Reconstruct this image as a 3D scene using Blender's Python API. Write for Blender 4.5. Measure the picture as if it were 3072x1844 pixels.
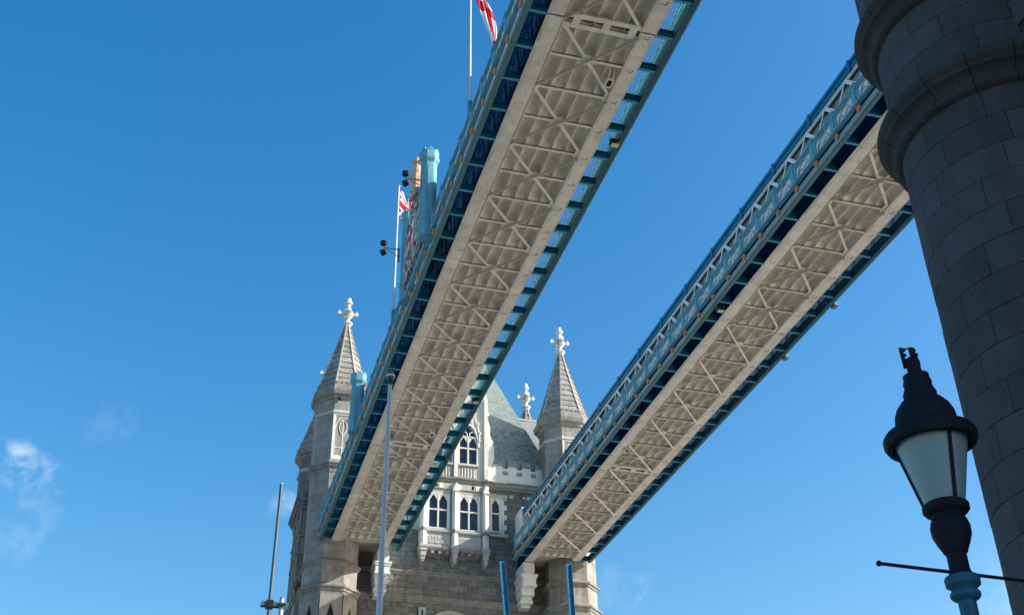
import bpy, math, random
from mathutils import Vector, Matrix
random.seed(7)
sc = bpy.context.scene
for o in list(bpy.data.objects): bpy.data.objects.remove(o)
COL = sc.collection
R = math.radians

# ------------------------------------------------------------------ camera
cam = bpy.data.cameras.new('camera'); camo = bpy.data.objects.new('camera', cam); COL.objects.link(camo)
right = Vector((0.9619, -0.2734, -0.0139)); fwd = Vector((0.2373, 0.8068, 0.5410)).normalized()
right = (right - fwd * right.dot(fwd)).normalized(); up = right.cross(fwd)
camo.matrix_world = Matrix(((right.x, up.x, -fwd.x, 0), (right.y, up.y, -fwd.y, 0), (right.z, up.z, -fwd.z, 0), (0, 0, 0, 1)))
cam.sensor_fit = 'HORIZONTAL'; cam.sensor_width = 36; cam.lens = 36 * 3539.06 / 3072
cam.clip_start = 0.1; cam.clip_end = 20000
sc.camera = camo
# ------------------------------------------------------------------ sky and sun
SUN = Vector((1.0, -0.42, 0.61)).normalized()
EL = math.asin(SUN.z); AZ = math.atan2(SUN.x, SUN.y)
world = bpy.data.worlds.new('World'); sc.world = world; world.use_nodes = True
nt = world.node_tree; N = nt.nodes; L = nt.links
bg = N['Background']
sky = N.new('ShaderNodeTexSky'); sky.sky_type = 'NISHITA'; sky.sun_disc = False
sky.sun_elevation = EL; sky.sun_rotation = AZ; sky.air_density = 1.25; sky.dust_density = 1.5; sky.ozone_density = 1.6; sky.altitude = 0
SKY_STRENGTH = 0.15
bg.inputs['Strength'].default_value = SKY_STRENGTH
# thin fair-weather wisps, placed by direction in the sky
tc = N.new('ShaderNodeTexCoord')
nz = N.new('ShaderNodeTexNoise'); nz.inputs['Scale'].default_value = 42; nz.inputs['Detail'].default_value = 7; nz.inputs['Roughness'].default_value = .6; nz.inputs['Distortion'].default_value = .5
L.new(tc.outputs['Generated'], nz.inputs['Vector'])
def math_n(op, a, b=None, clamp=False):
    n = N.new('ShaderNodeMath'); n.operation = op; n.use_clamp = clamp
    for i, v in enumerate((a, b)):
        if v is None: continue
        if isinstance(v, (int, float)): n.inputs[i].default_value = v
        else: L.new(v, n.inputs[i])
    return n.outputs[0]
total = None
warp = N.new('ShaderNodeVectorMath'); warp.operation = 'MULTIPLY_ADD'
nzc = N.new('ShaderNodeTexNoise'); nzc.inputs['Scale'].default_value = 22; nzc.inputs['Detail'].default_value = 5
L.new(tc.outputs['Generated'], nzc.inputs['Vector'])
L.new(nzc.outputs['Color'], warp.inputs[0]); warp.inputs[1].default_value = (.045, .045, .045)
sub = N.new('ShaderNodeVectorMath'); sub.operation = 'SUBTRACT'; L.new(tc.outputs['Generated'], sub.inputs[0]); sub.inputs[1].default_value = (.0225, .0225, .0115)
L.new(sub.outputs[0], warp.inputs[2])
for d, r, s in (((-.146, .906, .397), .016, .75), ((-.141, .903, .405), .016, .9), ((-.134, .902, .411), .017, 1.0), ((-.124, .902, .413), .016, .95), ((-.116, .904, .411), .016, .8), ((-.113, .907, .405), .017, .7), ((-.119, .908, .401), .016, .6), ((-.128, .905, .405), .018, .8), ((-.111, .914, .391), .02, .35), ((-.122, .914, .387), .018, .3), ((-.106, .921, .375), .02, .25), ((-.135, .910, .394), .016, .4), ((-.121, .927, .356), .022, .28), ((-.137, .925, .355), .02, .22),
                ((-.074, .892, .445), .02, .16), ((-.06, .892, .448), .02, .2), ((.072, .913, .401), .016, .5), ((.065, .916, .395), .016, .4), ((.357, .872, .336), .017, .42), ((.331, .878, .341), .02, .2), ((-.30, .90, .30), .07, .5), ((.62, .72, .3), .07, .5), ((-.6, .7, .35), .08, .5)):
    dn = N.new('ShaderNodeVectorMath'); dn.operation = 'DISTANCE'; L.new(warp.outputs[0], dn.inputs[0]); dn.inputs[1].default_value = Vector(d).normalized()
    m = N.new('ShaderNodeMapRange'); m.interpolation_type = 'SMOOTHSTEP'; L.new(dn.outputs['Value'], m.inputs['Value'])
    m.inputs['From Min'].default_value = r; m.inputs['From Max'].default_value = r * .15; m.inputs['To Max'].default_value = s
    total = m.outputs[0] if total is None else math_n('MAXIMUM', total, m.outputs[0])
nr = N.new('ShaderNodeMapRange'); L.new(nz.outputs['Fac'], nr.inputs['Value']); nr.inputs['From Min'].default_value = .38; nr.inputs['From Max'].default_value = .72
mask = math_n('MULTIPLY', math_n('MULTIPLY', total, nr.outputs[0]), .66, True)
mixc = N.new('ShaderNodeMix'); mixc.data_type = 'RGBA'
gam = N.new('ShaderNodeHueSaturation'); gam.inputs['Saturation'].default_value = 1.51; gam.inputs['Hue'].default_value = .5
L.new(sky.outputs[0], gam.inputs['Color'])
L.new(mask, mixc.inputs[0]); L.new(gam.outputs[0], mixc.inputs[6]); mixc.inputs[7].default_value = (4.6, 5.0, 5.6, 1)
L.new(mixc.outputs[2], bg.inputs['Color'])
sun = bpy.data.lights.new('sun', 'SUN'); sun.energy = 5.0; sun.angle = R(.53); sun.color = (1, .945, .86)
suno = bpy.data.objects.new('sun', sun); COL.objects.link(suno); suno.rotation_euler = SUN.to_track_quat('Z', 'Y').to_euler(); suno.location = (60, -30, 80)
sc.view_settings.view_transform = 'Standard'; sc.view_settings.look = 'None'; sc.view_settings.gamma = 1; sc.view_settings.exposure = 0.6
sc.render.engine = 'CYCLES'; sc.cycles.max_bounces = 6; sc.cycles.diffuse_bounces = 4; sc.cycles.glossy_bounces = 3

# ------------------------------------------------------------------ materials
def mat(name, col, rough=.6, var=.12, scale=1.5, bump=0., bscale=20., streak=0., rand=0., metal=0., spec=.4, stain=None, stain_amt=.5, stretch=1., speck=0.):
    m = bpy.data.materials.new(name); m.use_nodes = True; t = m.node_tree; n = t.nodes; l = t.links
    b = n['Principled BSDF']; b.inputs['Roughness'].default_value = rough; b.inputs['Metallic'].default_value = metal
    b.inputs['Specular IOR Level'].default_value = spec
    g = n.new('ShaderNodeNewGeometry')
    def mul(a, bb):
        x = n.new('ShaderNodeMath'); x.operation = 'MULTIPLY'
        for i, v in enumerate((a, bb)):
            if isinstance(v, (int, float)): x.inputs[i].default_value = v
            else: l.new(v, x.inputs[i])
        return x.outputs[0]
    nz = n.new('ShaderNodeTexNoise'); nz.inputs['Scale'].default_value = scale; nz.inputs['Detail'].default_value = 6; nz.inputs['Roughness'].default_value = .65
    l.new(g.outputs['Position'], nz.inputs['Vector'])
    mr = n.new('ShaderNodeMapRange'); l.new(nz.outputs['Fac'], mr.inputs['Value']); mr.inputs['From Min'].default_value = .3; mr.inputs['From Max'].default_value = .7
    mr.inputs['To Min'].default_value = 1 - var; mr.inputs['To Max'].default_value = 1 + var
    fac = mr.outputs[0]
    if speck:
        n3 = n.new('ShaderNodeTexNoise'); n3.inputs['Scale'].default_value = 38; n3.inputs['Detail'].default_value = 3; l.new(g.outputs['Position'], n3.inputs['Vector'])
        m3 = n.new('ShaderNodeMapRange'); l.new(n3.outputs['Fac'], m3.inputs['Value']); m3.inputs['From Min'].default_value = .35; m3.inputs['From Max'].default_value = .65
        m3.inputs['To Min'].default_value = 1 - speck; m3.inputs['To Max'].default_value = 1 + speck; fac = mul(fac, m3.outputs[0])
    if rand:
        oi = n.new('ShaderNodeObjectInfo'); m2 = n.new('ShaderNodeMapRange'); l.new(oi.outputs['Random'], m2.inputs['Value'])
        m2.inputs['To Min'].default_value = 1 - rand; m2.inputs['To Max'].default_value = 1 + rand; fac = mul(fac, m2.outputs[0])
    rgb = n.new('ShaderNodeMix'); rgb.data_type = 'RGBA'; rgb.blend_type = 'MULTIPLY'; rgb.inputs[0].default_value = 1
    rgb.inputs[6].default_value = (*col, 1); l.new(fac, rgb.inputs[7]); out = rgb.outputs[2]
    if stain or streak:
        mp = n.new('ShaderNodeMapping'); mp.inputs['Scale'].default_value = (1.6 * stretch, 1.6 * stretch, .22); l.new(g.outputs['Position'], mp.inputs['Vector'])
        ns = n.new('ShaderNodeTexNoise'); ns.inputs['Scale'].default_value = 1.4; ns.inputs['Detail'].default_value = 7; ns.inputs['Roughness'].default_value = .7; l.new(mp.outputs[0], ns.inputs['Vector'])
        ms = n.new('ShaderNodeMapRange'); l.new(ns.outputs['Fac'], ms.inputs['Value']); ms.inputs['From Min'].default_value = .5; ms.inputs['From Max'].default_value = .72
        ms.inputs['To Max'].default_value = stain_amt if stain else streak
        mm = n.new('ShaderNodeMix'); mm.data_type = 'RGBA'; l.new(ms.outputs[0], mm.inputs[0]); l.new(out, mm.inputs[6]); mm.inputs[7].default_value = (*(stain or (.1, .095, .085)), 1); out = mm.outputs[2]
    l.new(out, b.inputs['Base Color'])
    if bump:
        nb = n.new('ShaderNodeTexNoise'); nb.inputs['Scale'].default_value = bscale; nb.inputs['Detail'].default_value = 5; l.new(g.outputs['Position'], nb.inputs['Vector'])
        bp = n.new('ShaderNodeBump'); bp.inputs['Strength'].default_value = bump; bp.inputs['Distance'].default_value = .05; l.new(nb.outputs['Fac'], bp.inputs['Height']); l.new(bp.outputs[0], b.inputs['Normal'])
    return m
M = dict(
    cream=mat('cream_steel_paint', (.71, .645, .505), .6, .16, .7, .05, 6, stain=(.34, .285, .21), stain_amt=.5),
    soffit=mat('cream_paint_shaded', (.62, .56, .44), .6, .2, .9, .05, 6, stain=(.30, .24, .17), stain_amt=.5),  # same cream paint, darker: shade of the recess put into the colour
    cream2=mat('cream_lattice_paint', (.73, .675, .55), .5, .14, 1.3, stain=(.36, .30, .22), stain_amt=.35),
    creamd=mat('cream_girder_bar', (.58, .53, .42), .55, .12, 2),
    rivet=mat('rivet_paint', (.30, .265, .20), .6, .1, 3),
    teal=mat('teal_paint', (.045, .27, .36), .42, .18, 2.0, stain=(.03, .1, .12), stain_amt=.4),
    lteal=mat('pale_blue_paint', (.145, .385, .46), .42, .14, 2.0, stain=(.14, .25, .27), stain_amt=.45),
    gteal=mat('grey_green_paint', (.07, .165, .17), .5, .16, 2.0, stain=(.10, .13, .12), stain_amt=.5),
    blue=mat('bridge_blue_paint', (.010, .145, .27), .38, .14, 3.0),
    navy=mat('navy_paint', (.003, .028, .072), .9, .25, 2.0, spec=.02),
    dteal=mat('dark_teal_paint', (.018, .075, .095), .5, .2, 2.0),
    bracket=mat('bracket_blue_paint', (.008, .12, .19), .6, .2, 2.0, spec=.2),
    white=mat('white_paint', (.72, .72, .69), .5, .08, 2.0, stain=(.4, .38, .34), stain_amt=.35),
    gpan=mat('pale_grey_panel', (.55, .55, .53), .5, .15, 1.5),
    grey=mat('grey_panel', (.30, .30, .29), .5, .2, 1.5),
    dimbar=mat('glazing_bar_blue', (.16, .25, .36), .5, .3, 5),
    wire=mat('wire', (.66, .68, .66), .45, .15, 3),
    gold=mat('gilded_orange_paint', (.70, .26, .055), .45, .35, 9, .2, 30),
    goldp=mat('gilded_figure_paint', (.66, .40, .22), .4, .25, 6, .3, 20),
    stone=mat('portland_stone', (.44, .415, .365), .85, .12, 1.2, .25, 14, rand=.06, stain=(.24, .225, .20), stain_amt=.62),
    ashlar=mat('ashlar_stone', (.285, .27, .24), .88, .2, 1.0, .3, 12, rand=.12, stain=(.10, .093, .083), stain_amt=.7),
    granite=mat('rock_faced_granite', (.20, .188, .167), .9, .28, 2.2, 1.0, 7, rand=.22, stain=(.12, .11, .10), stain_amt=.5),
    joint=mat('mortar_joint', (.16, .155, .145), .95, .2, 3),
    mould=mat('weathered_moulding_stone', (.25, .236, .212), .9, .22, 1.6, .4, 10, stain=(.065, .06, .054), stain_amt=.85),
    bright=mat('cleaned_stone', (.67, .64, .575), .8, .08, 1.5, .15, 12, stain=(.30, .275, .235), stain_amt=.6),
    spire=mat('spire_stone', (.275, .263, .237), .88, .3, 2.0, .4, 12, rand=.2, stain=(.15, .145, .135), stain_amt=.6),
    slate=mat('green_slate', (.245, .285, .262), .6, .2, 2.5, .2, 10, rand=.26),
    slateb=mat('slate_underlay', (.10, .12, .12), .9, .1, 2),
    lead=mat('lead_flashing', (.42, .43, .42), .6, .15, 2),
    ngran=mat('shaded_granite', (.047, .050, .056), .82, .25, 1.3, .35, 30, rand=.22, speck=.16, stain=(.03, .029, .028), stain_amt=.6),  # granite colour darkened to carry the deep shade on the turret
    nring=mat('shaded_moulding_granite', (.032, .031, .032), .8, .3, 1.3, .35, 24, stain=(.06, .055, .047), stain_amt=.5),  # mouldings darkened likewise, their shade is in the colour
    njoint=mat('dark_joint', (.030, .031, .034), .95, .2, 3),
    lampb=mat('black_lamp_paint', (.008, .010, .018), .6, .3, 9, .12, 40, spec=.1),
    lampblue=mat('lamp_blue_paint', (.014, .085, .15), .5, .15, 5, spec=.2),
    steelp=mat('pale_steel_pole', (.42, .47, .54), .4, .12, 1.2),
    mast=mat('slate_blue_mast', (.06, .11, .14), .5, .2, 2),
    boom=mat('blue_boom_paint', (.015, .21, .40), .45, .12, 2.5, stain=(.25, .35, .42), stain_amt=.25),
    black=mat('black_fitting', (.012, .013, .015), .5, .1, 4),
    red=mat('red_flag_cloth', (.58, .02, .035), .85, .08, 3),
    wcloth=mat('white_flag_cloth', (.80, .80, .80), .85, .05, 3),
    bcloth=mat('navy_flag_cloth', (.01, .02, .12), .85, .05, 3),
    pink=mat('painted_relief', (.42, .24, .17), .6, .45, 3.5, .4, 9),
    paving=mat('pale_granite_paving', (.34, .32, .28), .8, .15, .5),
    road=mat('worn_road_surface', (.17, .163, .15), .85, .15, .6),
)
def glass(name, col, rough, spec=.5, trans=0):
    m = bpy.data.materials.new(name); m.use_nodes = True; b = m.node_tree.nodes['Principled BSDF']
    b.inputs['Base Color'].default_value = (*col, 1); b.inputs['Roughness'].default_value = rough; b.inputs['Specular IOR Level'].default_value = spec; b.inputs['Transmission Weight'].default_value = trans
    return m
M['pane'] = glass('dark_window_glass', (.012, .017, .035), .08)
M['lens'] = glass('floodlight_glass', (.06, .07, .08), .1)
M['frost'] = glass('frosted_lamp_glass', (.15, .265, .33), .3, .5, .2)
M['chrome'] = glass('dome_chrome', (.12, .12, .13), .12, .8)
def water():
    m = bpy.data.materials.new('mirror_river_water'); m.use_nodes = True; t = m.node_tree; n = t.nodes; b = n['Principled BSDF']
    b.inputs['Base Color'].default_value = (.10, .092, .072, 1); b.inputs['Roughness'].default_value = .25; b.inputs['IOR'].default_value = 4.2  # reflectance raised beyond real water to throw sunlight up onto the soffits
    w = n.new('ShaderNodeTexNoise'); w.inputs['Scale'].default_value = .35; w.inputs['Detail'].default_value = 6
    g = n.new('ShaderNodeNewGeometry'); t.links.new(g.outputs['Position'], w.inputs['Vector'])
    bp = n.new('ShaderNodeBump'); bp.inputs['Strength'].default_value = .5; bp.inputs['Distance'].default_value = .4; t.links.new(w.outputs['Fac'], bp.inputs['Height']); t.links.new(bp.outputs[0], b.inputs['Normal'])
    return m
M['water'] = water()

# ------------------------------------------------------------------ mesh helpers
class MB:
    def __init__(s): s.v = []; s.f = []; s.mi = []
    def add(s, vs, fs, m=0):
        o = len(s.v); s.v += [tuple(p) for p in vs]; s.f += [tuple(i + o for i in f) for f in fs]; s.mi += [m] * len(fs); return s
    def box(s, x0, x1, y0, y1, z0, z1, m=0):
        return s.add([(x0, y0, z0), (x1, y0, z0), (x1, y1, z0), (x0, y1, z0), (x0, y0, z1), (x1, y0, z1), (x1, y1, z1), (x0, y1, z1)],
                     [(3, 2, 1, 0), (4, 5, 6, 7), (0, 1, 5, 4), (1, 2, 6, 5), (2, 3, 7, 6), (3, 0, 4, 7)], m)
    def bar(s, p, q, w, h, upv=(0, 0, 1), m=0):           # rectangular bar between two points
        p = Vector(p); q = Vector(q); d = (q - p).normalized(); u = Vector(upv); sd = d.cross(u).normalized(); u = sd.cross(d)
        vs = []
        for e in (p, q):
            for a, b in ((-1, -1), (1, -1), (1, 1), (-1, 1)): vs.append(e + sd * a * w / 2 + u * b * h / 2)
        return s.add(vs, [(0, 1, 2, 3), (7, 6, 5, 4), (0, 4, 5, 1), (1, 5, 6, 2), (2, 6, 7, 3), (3, 7, 4, 0)], m)
    def prism(s, poly, o, u, v, w, m=0):                  # polygon (a,b) in plane o+u*a+v*b, extruded by vector w
        o = Vector(o); u = Vector(u); v = Vector(v); w = Vector(w); n = len(poly)
        base = [o + u * a + v * b for a, b in poly]; vs = base + [p + w for p in base]
        fs = [tuple(range(n))[::-1], tuple(range(n, 2 * n))] + [(i, (i + 1) % n, n + (i + 1) % n, n + i) for i in range(n)]
        return s.add(vs, fs, m)
    def xz(s, poly, y0, y1, m=0): return s.prism(poly, (0, y0, 0), (1, 0, 0), (0, 0, 1), (0, y1 - y0, 0), m)
    def sweep_y(s, prof, y0, y1, m=0): return s.prism(prof, (0, y0, 0), (1, 0, 0), (0, 0, 1), (0, y1 - y0, 0), m)
    def lathe(s, prof, c=(0, 0, 0), n=24, ph=0., a0=0., a1=2 * math.pi, cap=True, m=0):
        full = abs(a1 - a0 - 2 * math.pi) < 1e-6; k = n if full else n + 1; vs = []; fs = []
        for r, z in prof:
            for i in range(k):
                a = a0 + ph + (a1 - a0) * i / n; vs.append((c[0] + r * math.cos(a), c[1] + r * math.sin(a), c[2] + z))
        for j in range(len(prof) - 1):
            for i in range(n):
                i2 = (i + 1) % k if full else i + 1
                fs.append((j * k + i, j * k + i2, (j + 1) * k + i2, (j + 1) * k + i))
        if full and cap:
            fs.append(tuple(range(k))[::-1]); fs.append(tuple((len(prof) - 1) * k + i for i in range(k)))
        return s.add(vs, fs, m)
    def oct(s, prof, c, m=0):                              # prof of (apothem, z) round an octagon with a face towards -Y
        q = math.cos(math.pi / 8); return s.lathe([(a / q, z) for a, z in prof], (c[0], c[1], 0), 8, math.pi / 8, m=m)
    def tube(s, p, q, r0, r1=None, n=10, m=0):
        r1 = r0 if r1 is None else r1; p = Vector(p); q = Vector(q); d = (q - p).normalized()
        a = Vector((0, 0, 1)) if abs(d.z) < .9 else Vector((1, 0, 0)); u = d.cross(a).normalized(); v = d.cross(u); vs = []
        for e, r in ((p, r0), (q, r1)):
            for i in range(n): t = 2 * math.pi * i / n; vs.append(e + u * r * math.cos(t) + v * r * math.sin(t))
        return s.add(vs, [tuple(range(n)), tuple(range(n, 2 * n))[::-1]] + [(i, n + i, n + (i + 1) % n, (i + 1) % n) for i in range(n)], m)
    def path(s, pts, w, h, upv, m=0):
        for a, b in zip(pts[:-1], pts[1:]): s.bar(a, b, w, h, upv, m)
        return s
    def ball(s, c, r, n=12, k=7, sq=(1, 1, 1), m=0):
        vs = []; fs = []
        for j in range(k + 1):
            t = math.pi * j / k
            for i in range(n): a = 2 * math.pi * i / n; vs.append((c[0] + r * sq[0] * math.sin(t) * math.cos(a), c[1] + r * sq[1] * math.sin(t) * math.sin(a), c[2] + r * sq[2] * math.cos(t)))
        for j in range(k):
            for i in range(n): fs.append((j * n + i, (j + 1) * n + i, (j + 1) * n + (i + 1) % n, j * n + (i + 1) % n))
        return s.add(vs, fs, m)
    def mesh(s, name, mats, smooth=False):
        me = bpy.data.meshes.new(name); me.from_pydata(s.v, [], s.f)
        for x in (mats if isinstance(mats, (list, tuple)) else [mats]): me.materials.append(M[x])
        if any(s.mi): me.polygons.foreach_set('material_index', s.mi)
        me.update()
        import bmesh
        bm = bmesh.new(); bm.from_mesh(me); bmesh.ops.recalc_face_normals(bm, faces=bm.faces); bm.to_mesh(me); bm.free()
        if smooth:
            me.polygons.foreach_set('use_smooth', [True] * len(me.polygons))
            me.set_sharp_from_angle(angle=R(38))
        return me
WL = {}
def link(name, me, parent=None, loc=(0, 0, 0), rot=None, scale=None):
    o = bpy.data.objects.new(name, me); COL.objects.link(o); loc = Vector(loc); WL[o.name] = loc
    if parent is not None: o.parent = parent; o.location = loc - WL[parent.name]
    else: o.location = loc
    if rot: o.rotation_euler = rot
    if scale: o.scale = scale
    return o
def obj(name, mb, mats, parent=None, smooth=False, loc=(0, 0, 0)): return link(name, mb.mesh(name, mats, smooth), parent, loc)
def tag(o, label=None, cat=None, group=None, kind=None):
    for k, v in (('label', label), ('category', cat), ('group', group), ('kind', kind)):
        if v: o[k] = v
    return o
def thing(name, label, cat, loc=(0, 0, 0), group=None): return tag(link(name, None, None, loc), label, cat, group)

# ------------------------------------------------------------------ ground, river, piers, roadway (below the frame)
GZ = -1.6
tag(obj('river', MB().add([(-4000, -4000, -10.5), (4000, -4000, -10.5), (4000, 4000, -10.5), (-4000, 4000, -10.5)], [(0, 1, 2, 3)]), 'water'), kind='structure')
tag(obj('pier_pavement', MB().box(-9, 49, -60, 15.5, -10.4, GZ), 'paving'), kind='structure')
tag(obj('far_pier_pavement', MB().box(-9, 49, 80.5, 150, -10.4, GZ), 'paving'), kind='structure')
tag(obj('bascule_roadway', MB().box(11.6, 28.2, 15.52, 80.48, -3.0, GZ - .01), 'road'), kind='structure')

# ------------------------------------------------------------------ high level walkways
BAY = 3.68; HB = 1.84
def vault_mesh():
    mb = MB(); nu, nv = 10, 8; W = .622; Ln = HB - .06
    vs = []
    for j in range(nv + 1):
        for i in range(nu + 1):
            u = i / nu; v = j / nv
            z = .24 * (1 - abs(2 * u - 1) ** 2.0) ** .62 * (1 - abs(2 * v - 1) ** 7) + .012 * math.sin(5 * u + 3 * v)*u*(1-u)
            vs.append((u * W, v * Ln, z))
    fs = [(j * (nu + 1) + i, j * (nu + 1) + i + 1, (j + 1) * (nu + 1) + i + 1, (j + 1) * (nu + 1) + i) for j in range(nv) for i in range(nu)]
    mb.add(vs, fs); return mb.mesh('soffit_panel', 'soffit', True)
ME = {}
ME['vault'] = vault_mesh()
def rosette():
    mb = MB()
    mb.ball((0, 0, 0), .045, 8, 5, (1, 1, 1))
    for k in range(8):
        a = k * math.pi / 4; mb.ball((0, .072 * math.cos(a), .072 * math.sin(a)), .042, 6, 4, (.75, 1, 1))
    mb.tube((.0, 0, 0), (.06, 0, 0), .1, .1, 12)
    return mb.mesh('rosette', 'gold', True)
ME['ros'] = rosette()
def side_meshes(sg):
    """pieces of the balustrade; outward direction is -sg*X (sg=+1: left side of a walkway)"""
    def X(o): return -sg * o
    d = {}
    b = MB()                                                 # pilaster with cap
    def bx(o0, o1, y0, y1, z0, z1): b.box(min(X(o0), X(o1)), max(X(o0), X(o1)), y0, y1, z0, z1)
    bx(.96, 1.10, -.14, .14, 33.5, 34.42); bx(.985, 1.125, -.09, .09, 33.6, 34.3); bx(.94, 1.14, -.18, .18, 34.42, 34.50); bx(.97, 1.10, -.13, .13, 34.50, 34.58); bx(.94, 1.13, -.17, .17, 33.5, 33.585)
    d['pil'] = b.mesh('pilaster', 'lteal')
    b = MB(); y0, y1 = .14, HB - .14
    bx(1.0, 1.04, y0, y1, 33.5, 34.40)
    d['panel'] = b.mesh('fascia_panel', 'white')
    b = MB()                                                 # frame round the tracery
    for a in ((1.041, 1.085, y0, y1, 33.501, 33.60), (1.041, 1.085, y0, y1, 34.14, 34.399), (1.042, 1.085, y0, y0 + .13, 33.601, 34.139), (1.042, 1.085, y1 - .13, y1, 33.601, 34.139)): bx(*a)
    bx(1.086, 1.10, y0 + .11, y1 - .11, 34.13, 34.155); bx(1.086, 1.115, y0, y1, 34.22, 34.25); bx(1.086, 1.125, y0, y1, 34.32, 34.36)
    d['frame'] = b.mesh('panel_frame', 'lteal')
    b = MB(); ym = HB / 2                                    # blind tracery: two cusped arches
    def arc(yc, zc, r, a0, a1, n=7): return [(X(1.055), yc + r * math.cos(R(a0 + (a1 - a0) * i / n)), zc + r * math.sin(R(a0 + (a1 - a0) * i / n))) for i in range(n + 1)]
    b.path(arc(ym, 33.50, .56, 8, 172, 12), .022, .03, (1, 0, 0))
    b.path(arc(ym - .27, 33.60, .22, 0, 180, 9), .02, .028, (1, 0, 0)); b.path(arc(ym + .27, 33.60, .22, 0, 180, 9), .02, .028, (1, 0, 0))
    d['tracery'] = b.mesh('tracery', 'grey')  # grey colour paints in the shadow lines of the tracery
    b = MB()                                                 # bracket: I section
    bx(-.02, .76, -.06, .06, 32.992, 33.012)
    b.mi = [1] * len(b.f)
    bx(-.02, .76, -.012, .012, 33.016, 33.36); bx(-.02, .76, -.07, .07, 33.361, 33.385)
    d['brk'] = b.mesh('bracket', ['bracket', 'teal'])
    return d
SM = {1: side_meshes(1), -1: side_meshes(-1)}

def walkway(xl, xr, label, yend, variant):
    """xl, xr: outer edges of the bottom girder plates; soffit at z = 33"""
    T = thing('walkway', label, 'walkway', ((xl + xr) / 2, 48.1, 33), 'high level walkways')
    Y0 = 33.23 - 5 * BAY; ylE, yrE = yend; YE = min(ylE, yrE) + .1
    pl, prr = .74, .62
    J = [29.40, 66.75]; g = .035
    segs = [(Y0, J[0] - g), (J[0] + g, J[1] - g), (J[1] + g, None)]
    for a, b in segs:
        for side, (xa, xb) in ((1, (xl, xl + pl)), (-1, (xr - prr, xr))):
            e = b if b else (ylE if side == 1 else yrE)
            mb = MB(); mb.box(xa, xb, a, e, 33.0, 33.03)
            if side == 1: mb.box(xa + .14, xa + .62, a + .02, e - .02, 32.986, 32.9995)
            mb.box(xb - .05 if side == 1 else xa + .0, xb if side == 1 else xa + .05, a, e, 33.031, 33.40)
            obj('girder_plate', mb, 'cream', T)
            obj('girder_web', MB().box(xa + .02 if side == 1 else xb - .06, xa + .06 if side == 1 else xb - .02, a, e, 33.031, 33.5), 'navy', T)
    # soffit: buckled floor plates, one mesh shared
    w = (xr - prr - xl - pl) / 5; base = xl + pl
    yy = Y0
    ks = range(0, 38)
    for k in ks:
        y = Y0 + k * HB
        if y + HB > YE + .6: break
        for i in range(5):
            link('soffit_panel', ME['vault'], T, (base + i * w + .003, y + .03, 33.17), scale=(w / .63, 1, random.uniform(.85, 1.15)))
    last = Y0 + k * HB
    obj('floor_deck', MB().box(xl + .1, xr - .1, Y0, 86.0, 33.42, 33.50), 'creamd', T)
    # ribs where plates meet
    for i in range(1, 5):
        obj('stringer', MB().box(base + i * w - .012, base + i * w + .012, Y0, last, 33.14, 33.22), 'cream', T)
    # cross bars, diagonals, gussets
    xa, xb = xl + pl - .05, xr - prr + .05; xm = (xa + xb) / 2
    kk = 0; y = Y0
    while y < YE - .3:
        full = kk % 2 == 0
        if min(abs(y - j) for j in J) > .4:
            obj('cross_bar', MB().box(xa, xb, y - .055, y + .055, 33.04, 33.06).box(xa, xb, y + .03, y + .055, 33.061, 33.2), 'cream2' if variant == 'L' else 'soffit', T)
            if full:
                obj('gusset_plate', MB().xz([(0, 0), (0, 1)], 0, 0) if False else MB().box(xb - .22, xb + .04, y - .24, y + .2, 33.062, 33.078), 'cream2', T)
                obj('gusset_plate', MB().box(xa - .04, xa + .2, y - .2, y + .2, 33.062, 33.078), 'cream2', T)
        else:
            for q in (-.28, .22):
                obj('joint_beam', MB().box(xa, xb, y + q - .1, y + q + .1, 33.04, 33.06).box(xa, xb, y + q - .012, y + q + .012, 33.061, 33.25), 'cream2', T)
            for xx in (xa + .35, xm, xb - .5): obj('joint_plate', MB().box(xx, xx + .3, y - .33, y + .30, 33.02, 33.036), 'cream2', T)
        if full and y + BAY < YE + 1.2:
            ye = min(y + BAY, YE + .6); fr = (ye - y) / BAY
            flip = variant == 'R' and y > 46
            # T section hangs below; flat brace lies above
            A = ((xb, y + .14, 33.0), (xb - (xb - xa) * fr, y + .14 + (BAY - .28) * fr, 33.0)); B = ((xa, y + .14, 33.075), (xa + (xb - xa) * fr, y + .14 + (BAY - .28) * fr, 33.075))
            if flip: A, B = (B[0][:2] + (33.0,), B[1][:2] + (33.0,)), (A[0][:2] + (33.075,), A[1][:2] + (33.075,))
            mb = MB(); mb.bar(A[0], A[1], .10, .018); mb.bar(Vector(A[0]) + Vector((0, 0, -.06)), Vector(A[1]) + Vector((0, 0, -.06)), .018, .1)
            obj('diagonal_brace', mb, 'cream2' if flip else 'creamd', T)  # shade put into the colour: darker cream, lighter where the leg looks lit
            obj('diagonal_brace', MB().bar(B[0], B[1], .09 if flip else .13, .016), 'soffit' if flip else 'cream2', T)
            if y + HB < YE: obj('centre_plate', MB().box(xm - .22, xm + .22, y + HB - .26, y + HB + .26, 33.061, 33.0665), 'cream2', T)
        y += HB; kk += 1
    y = 33.23 - 3 * BAY + .95
    while y < YE - 1.5:
        if min(abs(y - j) for j in J) > .9:
            obj('splice_plate', MB().box(xl + .08, xl + .66, y - .28, y + .28, 32.974, 32.9855), 'cream', T); obj('splice_plate', MB().box(xr - prr + .08, xr - .08, y - .24 + .4, y + .24 + .4, 32.988, 32.9995), 'cream', T)
        y += BAY * 2
    obj('conduit', MB().tube((xl + pl - .03, 24, 32.985), (xl + pl - .03, YE - .6, 32.985), .016, .016, 6), 'creamd', T)
    mb = MB(); y = 26.0
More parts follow.
